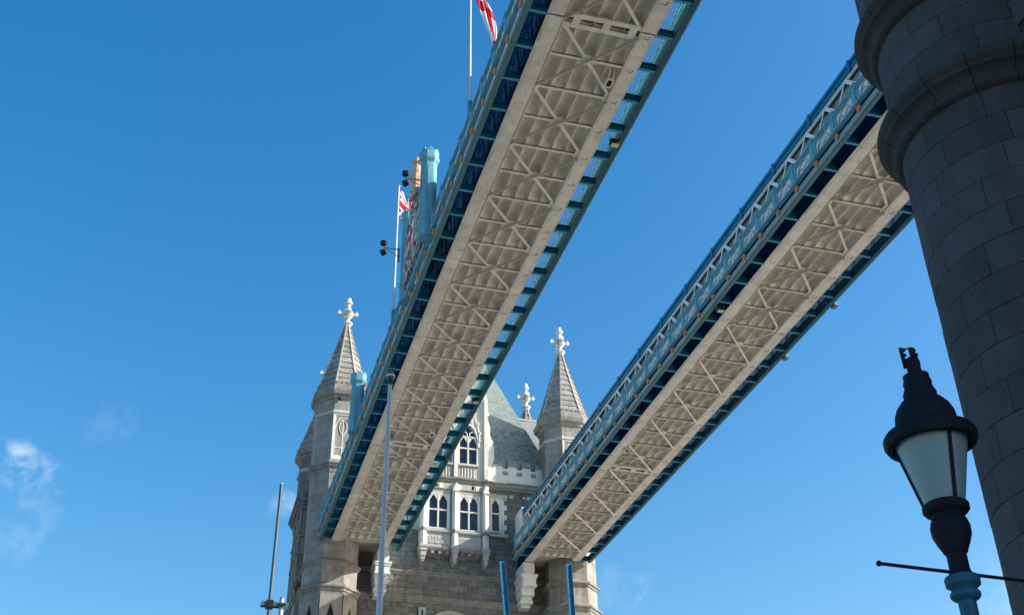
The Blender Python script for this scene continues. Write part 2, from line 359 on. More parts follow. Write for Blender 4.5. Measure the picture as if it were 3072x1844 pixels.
    while y < 80:
        mb.bar((xr - .44, y, 32.985), (xr - .2, y + .03, 32.985), .012, .02); mb.bar((xr - .2, y + .03, 32.985), (xr - .17, y - .12, 32.985), .012, .02); mb.box(xr - .21, xr - .17, y - .13, y - .09, 32.965, 32.999); y += HB
    tag(obj('cable_clips', mb, 'rivet', T), kind='stuff')
    # rivet heads: too small to pick apart
    mb = MB()
    def rv(x, y, z): r = .022; mb.add([(x - r, y - r, z), (x + r, y - r, z), (x + r, y + r, z), (x - r, y + r, z), (x, y, z - .016)], [(0, 1, 4), (1, 2, 4), (2, 3, 4), (3, 0, 4)])
    y = 26.0
    while y < 80:
        for x in (xl + .05, xl + .68, xr - prr + .06, xr - .05): rv(x, y, 33.0)
        y += .125
    y = 26.3
    while y < 75:
        for dx in (.25, .45):
            for dy in (0, .12): rv(xl + dx, y + dy + .1 * dx, 32.986); rv(xr - prr + .1 + dx, y + dy, 33.0)
        y += HB / 2
    tag(obj('rivets', mb, 'rivet', T), kind='stuff')
    # sides
    for sg, xe, yE in ((1, xl, ylE), (-1, xr, yrE)):
        def X(o): return xe - sg * o
        def rng(o0, o1): return min(X(o0), X(o1)), max(X(o0), X(o1))
        D = SM[sg]
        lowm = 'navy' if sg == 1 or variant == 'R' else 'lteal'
        a, b = rng(-.12, -.04)
        obj('side_wall', MB().box(a, b, Y0, 86.0, 33.06, 35.56), lowm, T)
        obj('end_portal', MB().box(*rng(-.3, .12), yE + .02, 86.0, 35.57, 37.5), 'white', T)
        a, b = rng(-.26, -.20); obj('glazing_panel', MB().box(a, b, Y0, yE, 35.5, 36.9), 'grey', T)
        a, b = rng(-.10, .06); obj('truss_chord', MB().box(a, b, Y0, yE, 35.56, 35.70), 'lteal', T)
        a, b = rng(-.16, .08); mb = MB().box(a, b, Y0, yE, 36.80, 36.90); a, b = rng(-.1, .03); mb.box(a, b, Y0, yE, 36.901, 37.10); a, b = rng(-.16, .10); mb.box(a, b, Y0, yE, 37.101, 37.26)
        obj('top_rail', mb, 'blue', T)
        a, b = rng(-.06, .0); obj('upper_chord', MB().box(a, b, Y0, yE, 36.58, 36.799), 'gpan', T)
        mb = MB(); mb.sweep_y([(X(.93), 33.02), (X(.85), 33.08), (X(.79), 33.16), (X(.765), 33.26), (X(.77), 33.38), (X(.80), 33.47), (X(.70), 33.47), (X(.70), 33.02)], Y0, yE)
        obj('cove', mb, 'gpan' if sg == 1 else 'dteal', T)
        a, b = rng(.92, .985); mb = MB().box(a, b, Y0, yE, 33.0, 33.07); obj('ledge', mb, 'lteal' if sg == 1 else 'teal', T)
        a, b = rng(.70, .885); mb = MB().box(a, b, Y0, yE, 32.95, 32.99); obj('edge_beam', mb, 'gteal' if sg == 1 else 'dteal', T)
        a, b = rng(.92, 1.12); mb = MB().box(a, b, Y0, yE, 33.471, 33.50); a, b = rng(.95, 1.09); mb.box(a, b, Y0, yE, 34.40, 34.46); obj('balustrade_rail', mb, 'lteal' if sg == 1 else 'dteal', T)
        k = 0
        yk = 33.10 - 9 * HB
        while yk < yE - .05:
            near = yk > 20
            link('pilaster', D['pil'], T, (xe, yk, 0)); link('bracket', D['brk'], T, (xe, yk, 0))
            if near: link('rosette', ME['ros'], T, (X(1.03), yk, 33.24), rot=(0, 0, 0 if sg == 1 else math.pi), scale=(1.35, 1.45, 1.45))
            if yk + HB < yE + .3:
                pn = link('fascia_panel', D['panel'], T, (xe, yk, 0)); link('panel_frame', D['frame'], pn, (xe, yk, 0))
                if near: link('tracery', D['tracery'], pn, (xe, yk, 0))
                # lattice of the truss above
                yt = yk + HB
                for s2 in (-1, 1):
                    wd = .19 if s2 == -1 else .10
                    obj('lattice_bar', MB().bar((X(.04 - .03 * (s2 > 0)), yt + .90 * s2, 35.70), (X(.04 - .03 * (s2 > 0)), yt + .07 * s2, 36.62), wd, .02, (1, 0, 0)), 'white', T)
                if k % 2 == 0:
                    a, b = rng(-.2, .13); obj('rail_cap', MB().box(a, b, yk + 1.15, yk + 1.33, 36.76, 37.34), 'blue', T)
            yk += HB; k += 1
        if sg == 1 or variant == 'L':
            # wire mesh and white bars in the open strip beside the girder
            mb = MB(); ya, yb = 25.0, yE - .3
            if sg == 1 and variant == 'L':
                # leaded glazing bars on the side wall seen from below
                y = ya
                while y < yb:
                    if (y - 33.1) % HB > .25:
                        for zz in (33.55, 34.2, 34.35, 35.0): 
                            if random.random() < .8: mb.box(X(-.036), X(-.02), y, y + .06, zz, zz + .022)
                        if random.random() < .75: mb.box(X(-.036), X(-.02), y, y + .012, 33.5 + random.random() * .3, 34.2 + random.random() * .85)
                    y += .115
            elif sg == -1 and variant == 'L':
                y = ya
                while y < yb:
                    mb.box(X(.06), X(.6), y, y + .010, 33.42, 33.428); y += .14
                for i in range(4): mb.box(X(.1 + .14 * i), X(.11 + .14 * i), ya, yb, 33.431, 33.439)
            else:
                y = ya
                while y < yb:
                    if (y - 33.1) % HB > .8: mb.box(X(-.036), X(-.02), y, y + .5, 34.30, 34.32)
                    y += HB / 2
            if mb.v: tag(obj('wire_mesh', mb, 'wire' if sg == -1 else 'dimbar', T), kind='stuff')
            if sg == -1 and variant == 'L':
                yk = 33.10 - 4 * HB
                while yk < yE - HB:
                    for p, q in (((X(.935), yk + .15, 34.3), (X(.935), yk + .75, 34.3)), ((X(.935), yk + .75, 34.3), (X(.935), yk + 1.15, 33.7)), ((X(.935), yk + 1.0, 34.25), (X(.935), yk + 1.7, 34.25))):
                        obj('zigzag_bar', MB().bar(p, q, .11, .03, (1, 0, 0)), 'white', T)  # white zigzag bars behind the mesh
                    obj('back_panel', MB().box(X(.99), X(.955), yk + .05, yk + HB - .05, 33.55, 34.42), 'lteal', T)
                    yk += HB
    obj('roof_deck', MB().box(xl - .02, xr + .02, Y0, 86.05, 37.27, 37.4), 'gteal', T)
    return T
WLK = walkway(10.20, 14.56, 'left walkway with dark teal edge, passing nearly overhead with two flags on it', (83.30, 84.2), 'L')
WRK = walkway(25.36, 29.53, 'right walkway with white lattice and orange rosettes, running behind the round turret', (83.9, 83.0), 'R')

# inspection boxes and lamps fixed under the walkways
def cradle(x, y, parent_label, z=33.0):
    t = thing('inspection_light', parent_label, 'light', (x, y, z), 'lights under the walkways')
    mb = MB()
    for a in ((0, .3, 0, .05), (0, .3, .43, .48), (0, .05, .05, .43), (.25, .3, .05, .43)): mb.box(x + a[0], x + a[1], y + a[2], y + a[3], z - .16, z - .06)
    obj('frame', mb, 'cream2', t); obj('lens', MB().box(x + .05, x + .25, y + .05, y + .43, z - .10, z - .08), 'black', t)
    obj('bracket', MB().bar((x + .05, y, z - .06), (x + .05, y - .35, z + .35), .04, .04).bar((x + .25, y, z - .06), (x + .25, y - .35, z + .35), .04, .04), 'cream2', t)
cradle(13.50, 31.95, 'cream framed box light under the left walkway, near the expansion joint')
cradle(13.45, 64.0, 'small cream box light far along the underside of left walkway')
cradle(25.95, 63.1, 'small framed box light under the right walkway near far tower')
for x, y, lb in ((15.1, 35.5, 'black floodlight box hanging in the right edge of left walkway, nearer one'), (15.1, 59.2, 'black floodlight box at right edge of left walkway, about halfway along'), (24.9, 46.4, 'dark floodlight box below the dark blue edge of right walkway')):
    t = thing('floodlight', lb, 'floodlight', (x, y, 32.95), 'floodlights along the walkways')
    obj('housing', MB().box(x - .2, x + .2, y - .16, y + .16, 32.72, 32.95), 'black', t); obj('lens', MB().box(x - .16, x + .16, y - .12, y + .12, 32.70, 32.719), 'creamd', t); obj('yoke', MB().box(x - .23, x - .205, y - .03, y + .03, 32.75, 33.1).box(x + .205, x + .23, y - .03, y + .03, 32.75, 33.1), 'teal', t)
for x, y, lb in ((30.62, 44.8, 'grey floodlight box on the outer edge of right walkway, nearer one'), (30.62, 50.3, 'grey floodlight box on the outer edge of right walkway, farther one')):
    t = thing('floodlight', lb, 'floodlight', (x, y, 33), 'floodlights along the walkways'); obj('housing', MB().box(x - .1, x + .13, y - .2, y + .2, 32.9, 33.08), 'gteal', t); obj('arm', MB().bar((x - .1, y, 33.0), (x - .5, y, 33.1), .05, .05), 'teal', t)

# ------------------------------------------------------------------ coat of arms, pillars and flags on the left walkway
def oct_pillar(x, y, z0, z1, label, r=.38):
    t = thing('pillar', label, 'pillar', (x, y, z0), 'blue iron pillars on the left walkway')
    obj('shaft', MB().oct([(r * 1.12, z0), (r * 1.12, z0 + .9), (r * 1.25, z0 + .95), (r * 1.25, z0 + 1.05), (r, z0 + 1.15), (r, z1 - .75)], (x, y)), 'lteal', t)
    obj('cap', MB().oct([(r, z1 - .75), (r * 1.28, z1 - .55), (r * 1.34, z1 - .42), (r * 1.16, z1 - .38), (r * 1.24, z1 - .12), (r * 1.25, z1), (r * .9, z1)], (x, y)), 'lteal', t)
    for k in range(8):
        a = math.pi / 4 * k - math.pi / 2; n = Vector((math.cos(a), math.sin(a), 0)); tn = Vector((-n.y, n.x, 0)); h = r * math.tan(math.pi / 8)
        mb = MB().prism([(-h * .72, z0 + 1.3), (h * .72, z0 + 1.3), (h * .72, z1 - 1.25), (h * .35, z1 - .95), (-h * .35, z1 - .95), (-h * .72, z1 - 1.25)], Vector((x, y, 0)) + n * (r + .001), tn, (0, 0, 1), n * .02)
        obj('panel', mb, 'lteal', t)
        obj('merlon', MB().prism([(-h * .5, z1 - .02), (h * .5, z1 - .02), (h * .5, z1 + .1), (-h * .5, z1 + .1)], Vector((x, y, 0)) + n * (r * 1.1), tn, (0, 0, 1), n * .08), 'lteal', t)
    return t
oct_pillar(9.08, 45.25, 33.6, 38.85, 'octagonal pale blue iron pillar with battlemented cap, nearer one beside the coat of arms')
oct_pillar(9.27, 51.05, 33.6, 39.3, 'octagonal blue iron pillar with battlemented cap, on the far side of the coat of arms', .35)
oct_pillar(9.18, 66.6, 33.6, 37.7, 'short blue iron pillar at the far joint of left walkway, against the turret', .4)
T = thing('coat_of_arms', 'painted heraldic panel with gilded crest between two blue pillars on left walkway', 'coat of arms', (9.0, 48.1, 33.5))
out = []
for i in range(13):
    t_ = -1 + 2 * i / 12; out.append((48.1 + t_ * 2.45, 36.4 + 2.1 * (1 - abs(t_) ** 1.6)))
poly = [(45.65, 33.5), (50.55, 33.5)] + out[::-1]
obj('back_plate', MB().prism(poly, (9.05, 0, 0), (0, 1, 0), (0, 0, 1), (.12, 0, 0)), 'lteal', T)
obj('border', MB().path([(9.02, a, b) for a, b in out], .3, .16, (1, 0, 0)), 'gteal', T)
mb = MB(); rnd = random.Random(3)
for i in range(230):
    t_ = rnd.uniform(-.92, .92); zt = 36.2 + 2.0 * (1 - abs(t_) ** 1.6); mb.ball((9.0 - rnd.random() * .08, 48.1 + t_ * 2.3, rnd.uniform(33.8, zt)), rnd.uniform(.05, .12), 6, 4, (.8, 1, rnd.uniform(.9, 2.6)))
tag(obj('relief_figures', mb, ['pink'], T, True), kind='stuff')
mb = MB(); rnd = random.Random(5)
for i in range(120):
    t_ = rnd.uniform(-.8, .8); zt = 35.9 + 1.9 * (1 - abs(t_) ** 1.6); mb.ball((8.93 - rnd.random() * .1, 48.1 + t_ * 2.1, rnd.uniform(33.9, zt)), rnd.uniform(.04, .085), 6, 4, (.8, 1, rnd.uniform(1, 3)))
tag(obj('relief_scrolls', mb, ['gpan'], T, True), kind='stuff')
sh = [(-.6, .75), (.6, .75), (.6, 0), (.35, -.55), (0, -.85), (-.35, -.55), (-.6, 0)]
obj('shield', MB().prism([(48.1 + a, 35.6 + b) for a, b in sh], (8.82, 0, 0), (0, 1, 0), (0, 0, 1), (.2, 0, 0)), 'wcloth', T)
obj('shield_cross', MB().box(8.79, 8.819, 47.98, 48.22, 34.8, 36.34).box(8.79, 8.819, 47.52, 47.979, 35.65, 35.9).box(8.79, 8.819, 48.221, 48.68, 35.65, 35.9), 'red', T)
obj('crest_figure', MB().lathe([(.1, 38.2), (.34, 38.3), (.3, 38.6), (.22, 38.8), (.32, 39.1), (.36, 39.5), (.27, 39.8), (.2, 39.95), (.24, 40.0), (.2, 40.4), (.21, 40.5), (.33, 40.62), (.33, 40.68), (.2, 40.74), (.19, 40.95), (.02, 41.0)], (9.05, 48.25, 0), 10), 'goldp', T)
mb = MB(); rnd = random.Random(9)
for i in range(16): a = rnd.uniform(0, 6.28); mb.ball((9.05 + .3 * math.cos(a), 48.25 + .3 * math.sin(a), rnd.uniform(38.1, 39.8)), rnd.uniform(.08, .15), 7, 5)
obj('crest_foliage', mb, 'goldp', T, True)

def floods(y, z, x0, x1, label, tilt):
    t = thing('twin_floodlight', label, 'floodlight', (x0, y, z), 'twin floodlights on arms')
    obj('arm', MB().tube((x0, y, z), (x1, y, z + .02), .035).tube((x0, y, z - .5), (x1 + .1, y, z - .02), .022).tube((x0, y - .02, z + .1), (x0, y - .02, z - .8), .05), 'gteal', t)
    for s in (-1, 1):
        c = Vector((x1 - .02, y, z + .30 * s)); obj('lamp_head', MB().tube(c + Vector((.12, -.08, -.02 * s)), c + Vector((-.1, .08, .02 * s)), .14, .18, 12), 'black', t); obj('lamp_glass', MB().tube(c + Vector((-.101, .081, .02 * s)), c + Vector((-.115, .092, .024 * s)), .155, .155, 12), 'lens', t)
    obj('mount', MB().tube((x1, y, z - .35), (x1, y, z + .35), .03), 'black', t)
floods(45.15, 37.0, 8.95, 7.95, 'twin black floodlights on an arm from the nearer blue pillar', 1)
floods(51.0, 36.85, 8.75, 7.95, 'twin dark floodlights on an arm left of the farther blue pillar', -1)

def flag_pole(x, y, z0, z1, label):
    t = thing('flagpole', label, 'flagpole', (x, y, z0), 'flagpoles on the left walkway')
    obj('pole', MB().tube((x, y, z0), (x, y, z1), .055, .035, 12), 'white', t, True); obj('socket', MB().tube((x, y, z0 - .9), (x, y, z0 + .12), .11, .1, 10), 'teal', t); obj('finial', MB().ball((x, y, z1 + .04), .07), 'white', t, True)
    obj('halyard', MB().tube((x - .075, y, z0 + .3), (x - .06, y, z1 - .05), .009, .009, 5), 'pink', t)
flag_pole(9.2, 37.25, 35.2, 44.0, 'white flagpole flying the red cross flag above the left walkway')
flag_pole(9.2, 54.6, 35.2, 44.0, 'white flagpole flying a red, white and blue flag beside the blue pillar')
def flag(name, label, P, colour, nu, nv, mats):
    mb = MB(); vs = [P(i / nu, j / nv) for j in range(nv + 1) for i in range(nu + 1)]
    fs = []; mi = []
    for j in range(nv):
        for i in range(nu): fs.append((j * (nu + 1) + i, j * (nu + 1) + i + 1, (j + 1) * (nu + 1) + i + 1, (j + 1) * (nu + 1) + i)); mi.append(colour((i + .5) / nu, (j + .5) / nv))
    mb.v = vs; mb.f = fs; mb.mi = mi
    o = obj(name, mb, mats, None, True); sm = o.modifiers.new('thickness', 'SOLIDIFY'); sm.thickness = .006
    return tag(o, label, 'flag', 'flags on the left walkway')
def P1(u, v):   # limp flag, fly hanging down to the right
    x = 9.26 + 1.05 * u ** .75 + (1 - u) * .05; z = 43.75 - 5.1 * u ** 1.05 - 1.5 * v * (1 - u) ** 1.5
    x += (v - .5) * .95 * (math.sin(math.pi * min(1, u * 1.05)) ** .6) * (1 - .35 * u)
    yy = 37.25 + .16 * math.sin(9 * v + 5 * u) * u + .1 * math.sin(17 * v + 9 * u) * u - .25 * u
    z += .10 * math.sin(8 * v + 7 * u) * u - .3 * v * u
    return (x, yy, z)
flag('flag', 'white flag with a red cross hanging from the nearer flagpole', P1, lambda u, v: 1 if abs(u - .47) < .08 or abs(v - .6) < .15 else 0, 60, 30, ['wcloth', 'red'])
def P2(u, v):
    x = 9.27 + 1.25 * u; z = 43.75 - 1.95 * v - 1.55 * u ** 1.2 + .2 * v * u + .05 * math.sin(9 * u + 4 * v); return (x, 54.6 + .14 * math.sin(8 * u + 3 * v) * u, z)
def union(u, v):
    X = (u - .5) * 2; Yv = (v - .5) * 2
    if abs(X) < .10 or abs(Yv) < .2: return 1
    if abs(X) < .2 or abs(Yv) < .40: return 0
    for s in (1, -1):
        d = abs(X - s * Yv)
        if d < .1: return 1
        if d < .34: return 0
    return 2
flag('flag', 'red, white and blue flag drooping from the farther flagpole', P2, union, 56, 36, ['wcloth', 'red', 'bcloth'])

# ------------------------------------------------------------------ far tower
TW = thing('stone_tower', 'far pale stone tower with spired turrets where both walkways end', 'tower', (19.95, 90.5, GZ))
YW = 86.0
def rect_wall(name, x0, x1, y0, y1, z0, z1, m): return obj(name, MB().box(x0, x1, y0, y1, z0, z1), m, TW)
wall = rect_wall('wall', 11.5, 28.4, YW, 95.2, GZ, 40.0, 'joint')
# individual stones of the front wall
rw = random.Random(11); stones = []
def lay(x0, x1, z0, z1, ch, bw):
    n = max(1, round((z1 - z0) / ch)); h = (z1 - z0) / n
    for r in range(n):
        x = x0 - (bw * .5 if r % 2 else 0)
        while x < x1 - .02:
            w = bw * rw.uniform(.75, 1.25); a = max(x, x0); b = min(x + w, x1)
            if b - a > .12: stones.append((a, b, z0 + r * h, z0 + (r + 1) * h))
            x += w
lay(12.3, 27.6, 26.6, 29.72, .37, .62); lay(12.3, 27.6, 30.27, 31.92, .55, .85); lay(12.3, 27.6, 32.26, 33.75, .37, .62)
lay(12.3, 17.2, 33.75, 39.4, .37, .62); lay(22.85, 27.6, 33.75, 35.95, .37, .62); lay(24.5, 27.6, 35.95, 39.4, .37, .62)
stones.sort(key=lambda s: -((s[0] > 14.2) and (s[0] < 25.6)) - .01 * rw.random())
rest = MB()
for i, (a, b, c, d) in enumerate(stones):
    dp = rw.uniform(.03, .085); g = .014; ins = .022
    mb = MB() if i < 300 else rest
    x0, x1, z0, z1 = a + g, b - g, c + g, d - g
    vs = [(x0, YW + .02, z0), (x1, YW + .02, z0), (x1, YW + .02, z1), (x0, YW + .02, z1)]
    j = lambda: rw.uniform(-.012, .012)
    vs += [(x0 + j(), YW - dp * .6, z0 + j()), (x1 + j(), YW - dp * .6, z0 + j()), (x1 + j(), YW - dp * .6, z1 + j()), (x0 + j(), YW - dp * .6, z1 + j())]
    cx_, cz_ = (x0 + x1) / 2 + rw.uniform(-.06, .06), (z0 + z1) / 2 + rw.uniform(-.05, .05)
    vs.append((cx_, YW - dp - .02, cz_))
    mb.add(vs, [(0, 1, 5, 4), (1, 2, 6, 5), (2, 3, 7, 6), (3, 0, 4, 7), (4, 5, 8), (5, 6, 8), (6, 7, 8), (7, 4, 8)])
    if i < 300: obj('stone_block', mb, 'granite', wall)
tag(obj('stone_blocks', rest, 'granite', wall), kind='stuff')
def strip(name, prof, x0, x1, m, par=TW):               # moulding along the front: prof of (projection, z)
    mb = MB(); mb.prism([(-p, z) for p, z in prof], (x0, YW, 0), (0, 1, 0), (0, 0, 1), (x1 - x0, 0, 0)); return obj(name, mb, m, par)
strip('string_course', [(0, 31.86), (.10, 31.9), (.16, 32.02), (.30, 32.06), (.30, 32.16), (.05, 32.28), (0, 32.28)], 11.6, 28.3, 'mould')
strip('string_course', [(0, 29.70), (.08, 29.74), (.14, 29.86), (.22, 29.9), (.26, 30.02), (.34, 30.08), (.34, 30.18), (.06, 30.30), (0, 30.30)], 11.6, 28.3, 'mould')
mb = MB(); pts = []
for i in range(13): a = math.pi * i / 12; pts.append((20.0 - 1.7 * math.cos(a), YW - .14, 27.75 + 1.35 * math.sin(a)))
obj('arch_hood', mb.path(pts, .28, .3, (0, 1, 0)), 'stone', TW)
obj('loophole', MB().box(17.5, 18.05, YW - .16, YW + .05, 27.5, 29.4), 'stone', TW)
obj('loophole_opening', MB().box(17.7, 17.85, YW - .17, YW - .159, 27.6, 29.2), 'pane', TW)

# window lights
def cusped(xa, xb, zs, zt, n=6):
    """left and right spandrels of one cusped light, returned as polygons in x,z"""
    xm = (xa + xb) / 2; r = []
    hw = (xb - xa) / 2; za = zt - .06
    cur = []
    for i in range(n + 1):
        t = i / n; x = xa + hw * t; z = zs + (za - zs) * math.sin(t * math.pi / 2) ** .9
        z -= .09 * math.exp(-((t - .38) / .10) ** 2); cur.append((x, z))
    cur[0] = (xa, zs - .02)
    Lp = cur + [(xm, zt), (xa, zt)]
    Rp = [(xa + xb - x, z) for x, z in Lp][::-1]
    return Lp, Rp
def window(par, xs, z0, ztr, zt, y, m='bright', lab=None, fw=.10):
    """xs: list of (xa, xb) lights; glass behind, mullions, transom, cusped heads as one frame"""
    xa, xb = xs[0][0], xs[-1][1]
    fr = MB()
    fr.box(xa - fw, xa, y, y + .25, z0 - fw, zt + fw); fr.box(xb, xb + fw, y, y + .25, z0 - fw, zt + fw)
    fr.box(xa, xb, y + .001, y + .25, zt, zt + fw); fr.box(xa, xb, y + .001, y + .25, z0 - fw, z0)
    for (a, b), (c, d) in zip(xs[:-1], xs[1:]): fr.box(b, c, y + .01, y + .22, z0, zt)
    for a, b in xs:
        fr.box(a, b, y + .03, y + .2, ztr - .055, ztr + .055)
        h = min(.55, (b - a) * .85)
        for p in cusped(a, b, zt - h, zt): fr.xz(p, y + .04, y + .16)
    w = obj('window', fr, m, par)
    for a, b in xs:
        obj('pane', MB().box(a - .01, b + .01, y + .19, y + .205, z0, ztr - .02), 'pane', w); obj('pane', MB().box(a - .01, b + .01, y + .19, y + .205, ztr + .02, zt), 'pane', w)
    return w
# oriel bay
YB = 85.2
bay = obj('oriel_bay', MB().box(17.35, 22.80, YB + .25, YW + .1, 33.72, 39.5), 'bright', TW)
cx0 = 20.08
for xc in (18.72, 21.22):
    window(TW, [(xc - .73, xc - .06), (xc + .06, xc + .73)], 35.66, 37.18, 38.45, YB + .02)
    obj('bay_panel', MB().box(xc - 1.0, xc + 1.0, YB + .10, YB + .25, 34.05, 35.25), 'stone', TW)
    mb = MB()
    for q in (-.72, -.24, .24, .72):                       # quatrefoil tracery under the windows
        for s in (-1, 1): mb.bar((xc + q - .23, YB + .07, 34.66 - .33 * s), (xc + q + .23, YB + .07, 34.66 + .33 * s), .055, .06, (0, 1, 0))
        mb.path([(xc + q + .2 * math.cos(a * math.pi / 4), YB + .07, 34.66 + .27 * math.sin(a * math.pi / 4)) for a in range(9)], .05, .05, (0, 1, 0))
    obj('panel_tracery', mb, 'bright', TW)
    for q in (-.87, .87): obj('jamb_shaft', MB().tube((xc + q, YB + .06, 35.5), (xc + q, YB + .06, 38.6), .06, .06, 8), 'bright', TW)
    obj('lintel', MB().box(xc - 1.0, xc + 1.0, YB + .05, YB + .3, 38.56, 38.95), 'stone', TW)
for xc in (17.57, 20.08, 22.57):
    hw = .24
    mb = MB(); mb.prism([(-hw, 0), (-hw, -.22), (-.08, -.42), (hw - .0, -.22), (hw, 0)], (xc, YB + .1, 35.5), (1, 0, 0), (0, 1, 0), (0, 0, 3.95)); obj('pier', mb, 'bright', TW)
    mb = MB(); mb.prism([(-.3, .05), (-.3, -.26), (-.08, -.48), (.3, -.26), (.3, .05)], (xc, YB + .1, 35.25), (1, 0, 0), (0, 1, 0), (0, 0, .1)); mb.prism([(-.27, .05), (-.27, -.24), (-.08, -.45), (.27, -.24), (.27, .05)], (xc, YB + .1, 35.351), (1, 0, 0), (0, 1, 0), (0, 0, .15)); obj('pier_band', mb, 'mould', TW)
    mb = MB(); mb.prism([(-hw, .05), (-hw, -.22), (-.08, -.4), (hw, -.22), (hw, .05)], (xc, YB + .1, 34.1), (1, 0, 0), (0, 1, 0), (0, 0, 1.15)); obj('pier_base', mb, 'bright', TW)
    mb = MB()
    for a, z0, z1 in ((.32, 33.9, 34.099), (.27, 33.62, 33.899), (.21, 33.2, 33.619), (.15, 32.95, 33.199), (.09, 32.8, 32.949)): mb.box(xc - a, xc + a, YB - .32 + (.34 - a) * 1.2, YW - .02, z0, z1)
    obj('pendant_corbel', mb, 'stone', TW)
    obj('pier_gablet', MB().prism([(-.28, 0), (0, .75), (.28, 0)], (xc, YB - .34, 38.75), (1, 0, 0), (0, 0, 1), (0, .2, 0)), 'bright', TW)
strip('bay_sill', [(.5, 35.24), (.86, 35.27), (.9, 35.36), (.84, 35.5), (.5, 35.52)], 17.4, 22.75, 'stone')
strip('bay_plinth', [(0, 33.5), (.45, 33.62), (.62, 33.72), (.8, 33.8), (.88, 33.95), (.88, 34.02), (.7, 34.06), (0, 34.06)], 17.4, 22.75, 'mould')
for k in range(9):
    xq = 17.75 + k * .58; obj('plinth_boss', MB().box(xq - .11, xq + .11, YB - .02, YB + .3, 33.5, 33.72), 'mould', TW)
# side lights on the wall with quoined surround
for s in (-1, 1):
    xc = cx0 + s * 3.48
    window(TW, [(xc - .31, xc + .31)], 36.0, 37.5, 38.72, YW - .27)
    mb = MB(); e = xc + s * .42; i_ = xc - s * .42
    for k in range(8):
        w = .55 if k % 2 else .33; a, b = sorted((e, e + s * w)); mb.box(a, b, YW - .12, YW + .05, 35.8 + k * .425, 35.8 + k * .425 + .415)
        a, b = sorted((i_, i_ - s * .32)); mb.box(a, b, YW - .12, YW + .05, 35.8 + k * .425, 35.8 + k * .425 + .415)
    obj('quoin_surround', mb, 'bright', TW)
    a, b = sorted((i_ - s * .32, e + s * .6)); obj('window_sill', MB().box(a, b, YW - .3, YW + .05, 35.55, 35.78), 'stone', TW)
    obj('window_head', MB().box(a, b, YW - .2, YW + .05, 38.86, 39.2), 'stone', TW)
# frieze, cornice, parapet
strip('frieze', [(0, 38.95), (.86, 38.97), (.86, 39.45), (0, 39.45)], 17.4, 22.75, 'stone')
for k in range(10):
    xq = 12.9 + k * 1.5; yq = YB if 17.5 < xq < 22.7 else YW - .1
    obj('frieze_block', MB().box(xq - .16, xq + .16, yq - .09, yq + .2, 38.99, 39.4).box(xq - .5, xq - .3, yq - .06, yq + .2, 39.05, 39.4), 'bright', TW)
strip('cornice', [(0, 39.38), (.62, 39.42), (.72, 39.55), (.86, 39.62), (.9, 39.8), (1.02, 39.86), (1.02, 39.96), (.8, 40.06), (0, 40.06)], 12.1, 27.85, 'mould')
strip('wall_cornice', [(0, 39.1), (.12, 39.14), (.2, 39.28), (.4, 39.34), (.4, 39.379), (0, 39.379)], 22.85, 27.85, 'mould')
for xa, xb in ((12.2, 17.35), (22.8, 27.75)):
    par = obj('parapet', MB().box(xa, xb, YB + .15, YB + .65, 40.061, 41.35), 'bright', TW)
    nm = 4; pit = (xb - xa - .5) / nm * 1.0
    for k in range(4):
        x = (23.34 + k * 1.19) if xa > 20 else (16.75 - k * 1.19 - .75)
        w = .75
        obj('merlon', MB().box(x, x + w, YB + .151, YB + .649, 41.351, 41.62), 'bright', par)
        obj('merlon_cap', MB().prism([(.08, 41.62), (.0, 41.56), (.0, 41.68), (.30, 42.22), (.42, 42.22), (.72, 41.7), (.72, 41.62)], (x - .02, YB + .08, 0), (0, 1, 0), (0, 0, 1), (w + .04, 0, 0)), 'mould', par)
        if k < 3:
            xs = x + w + .0 if xa > 20 else x - .44
            obj('crenel_sill', MB().prism([(-.06, 40.82), (-.06, 40.95), (.2, 41.4), (.35, 41.4), (.5, 41.36), (.5, 40.82)], (xs + .02, YB + .1, 0), (0, 1, 0), (0, 0, 1), (.40, 0, 0)), 'mould', par)
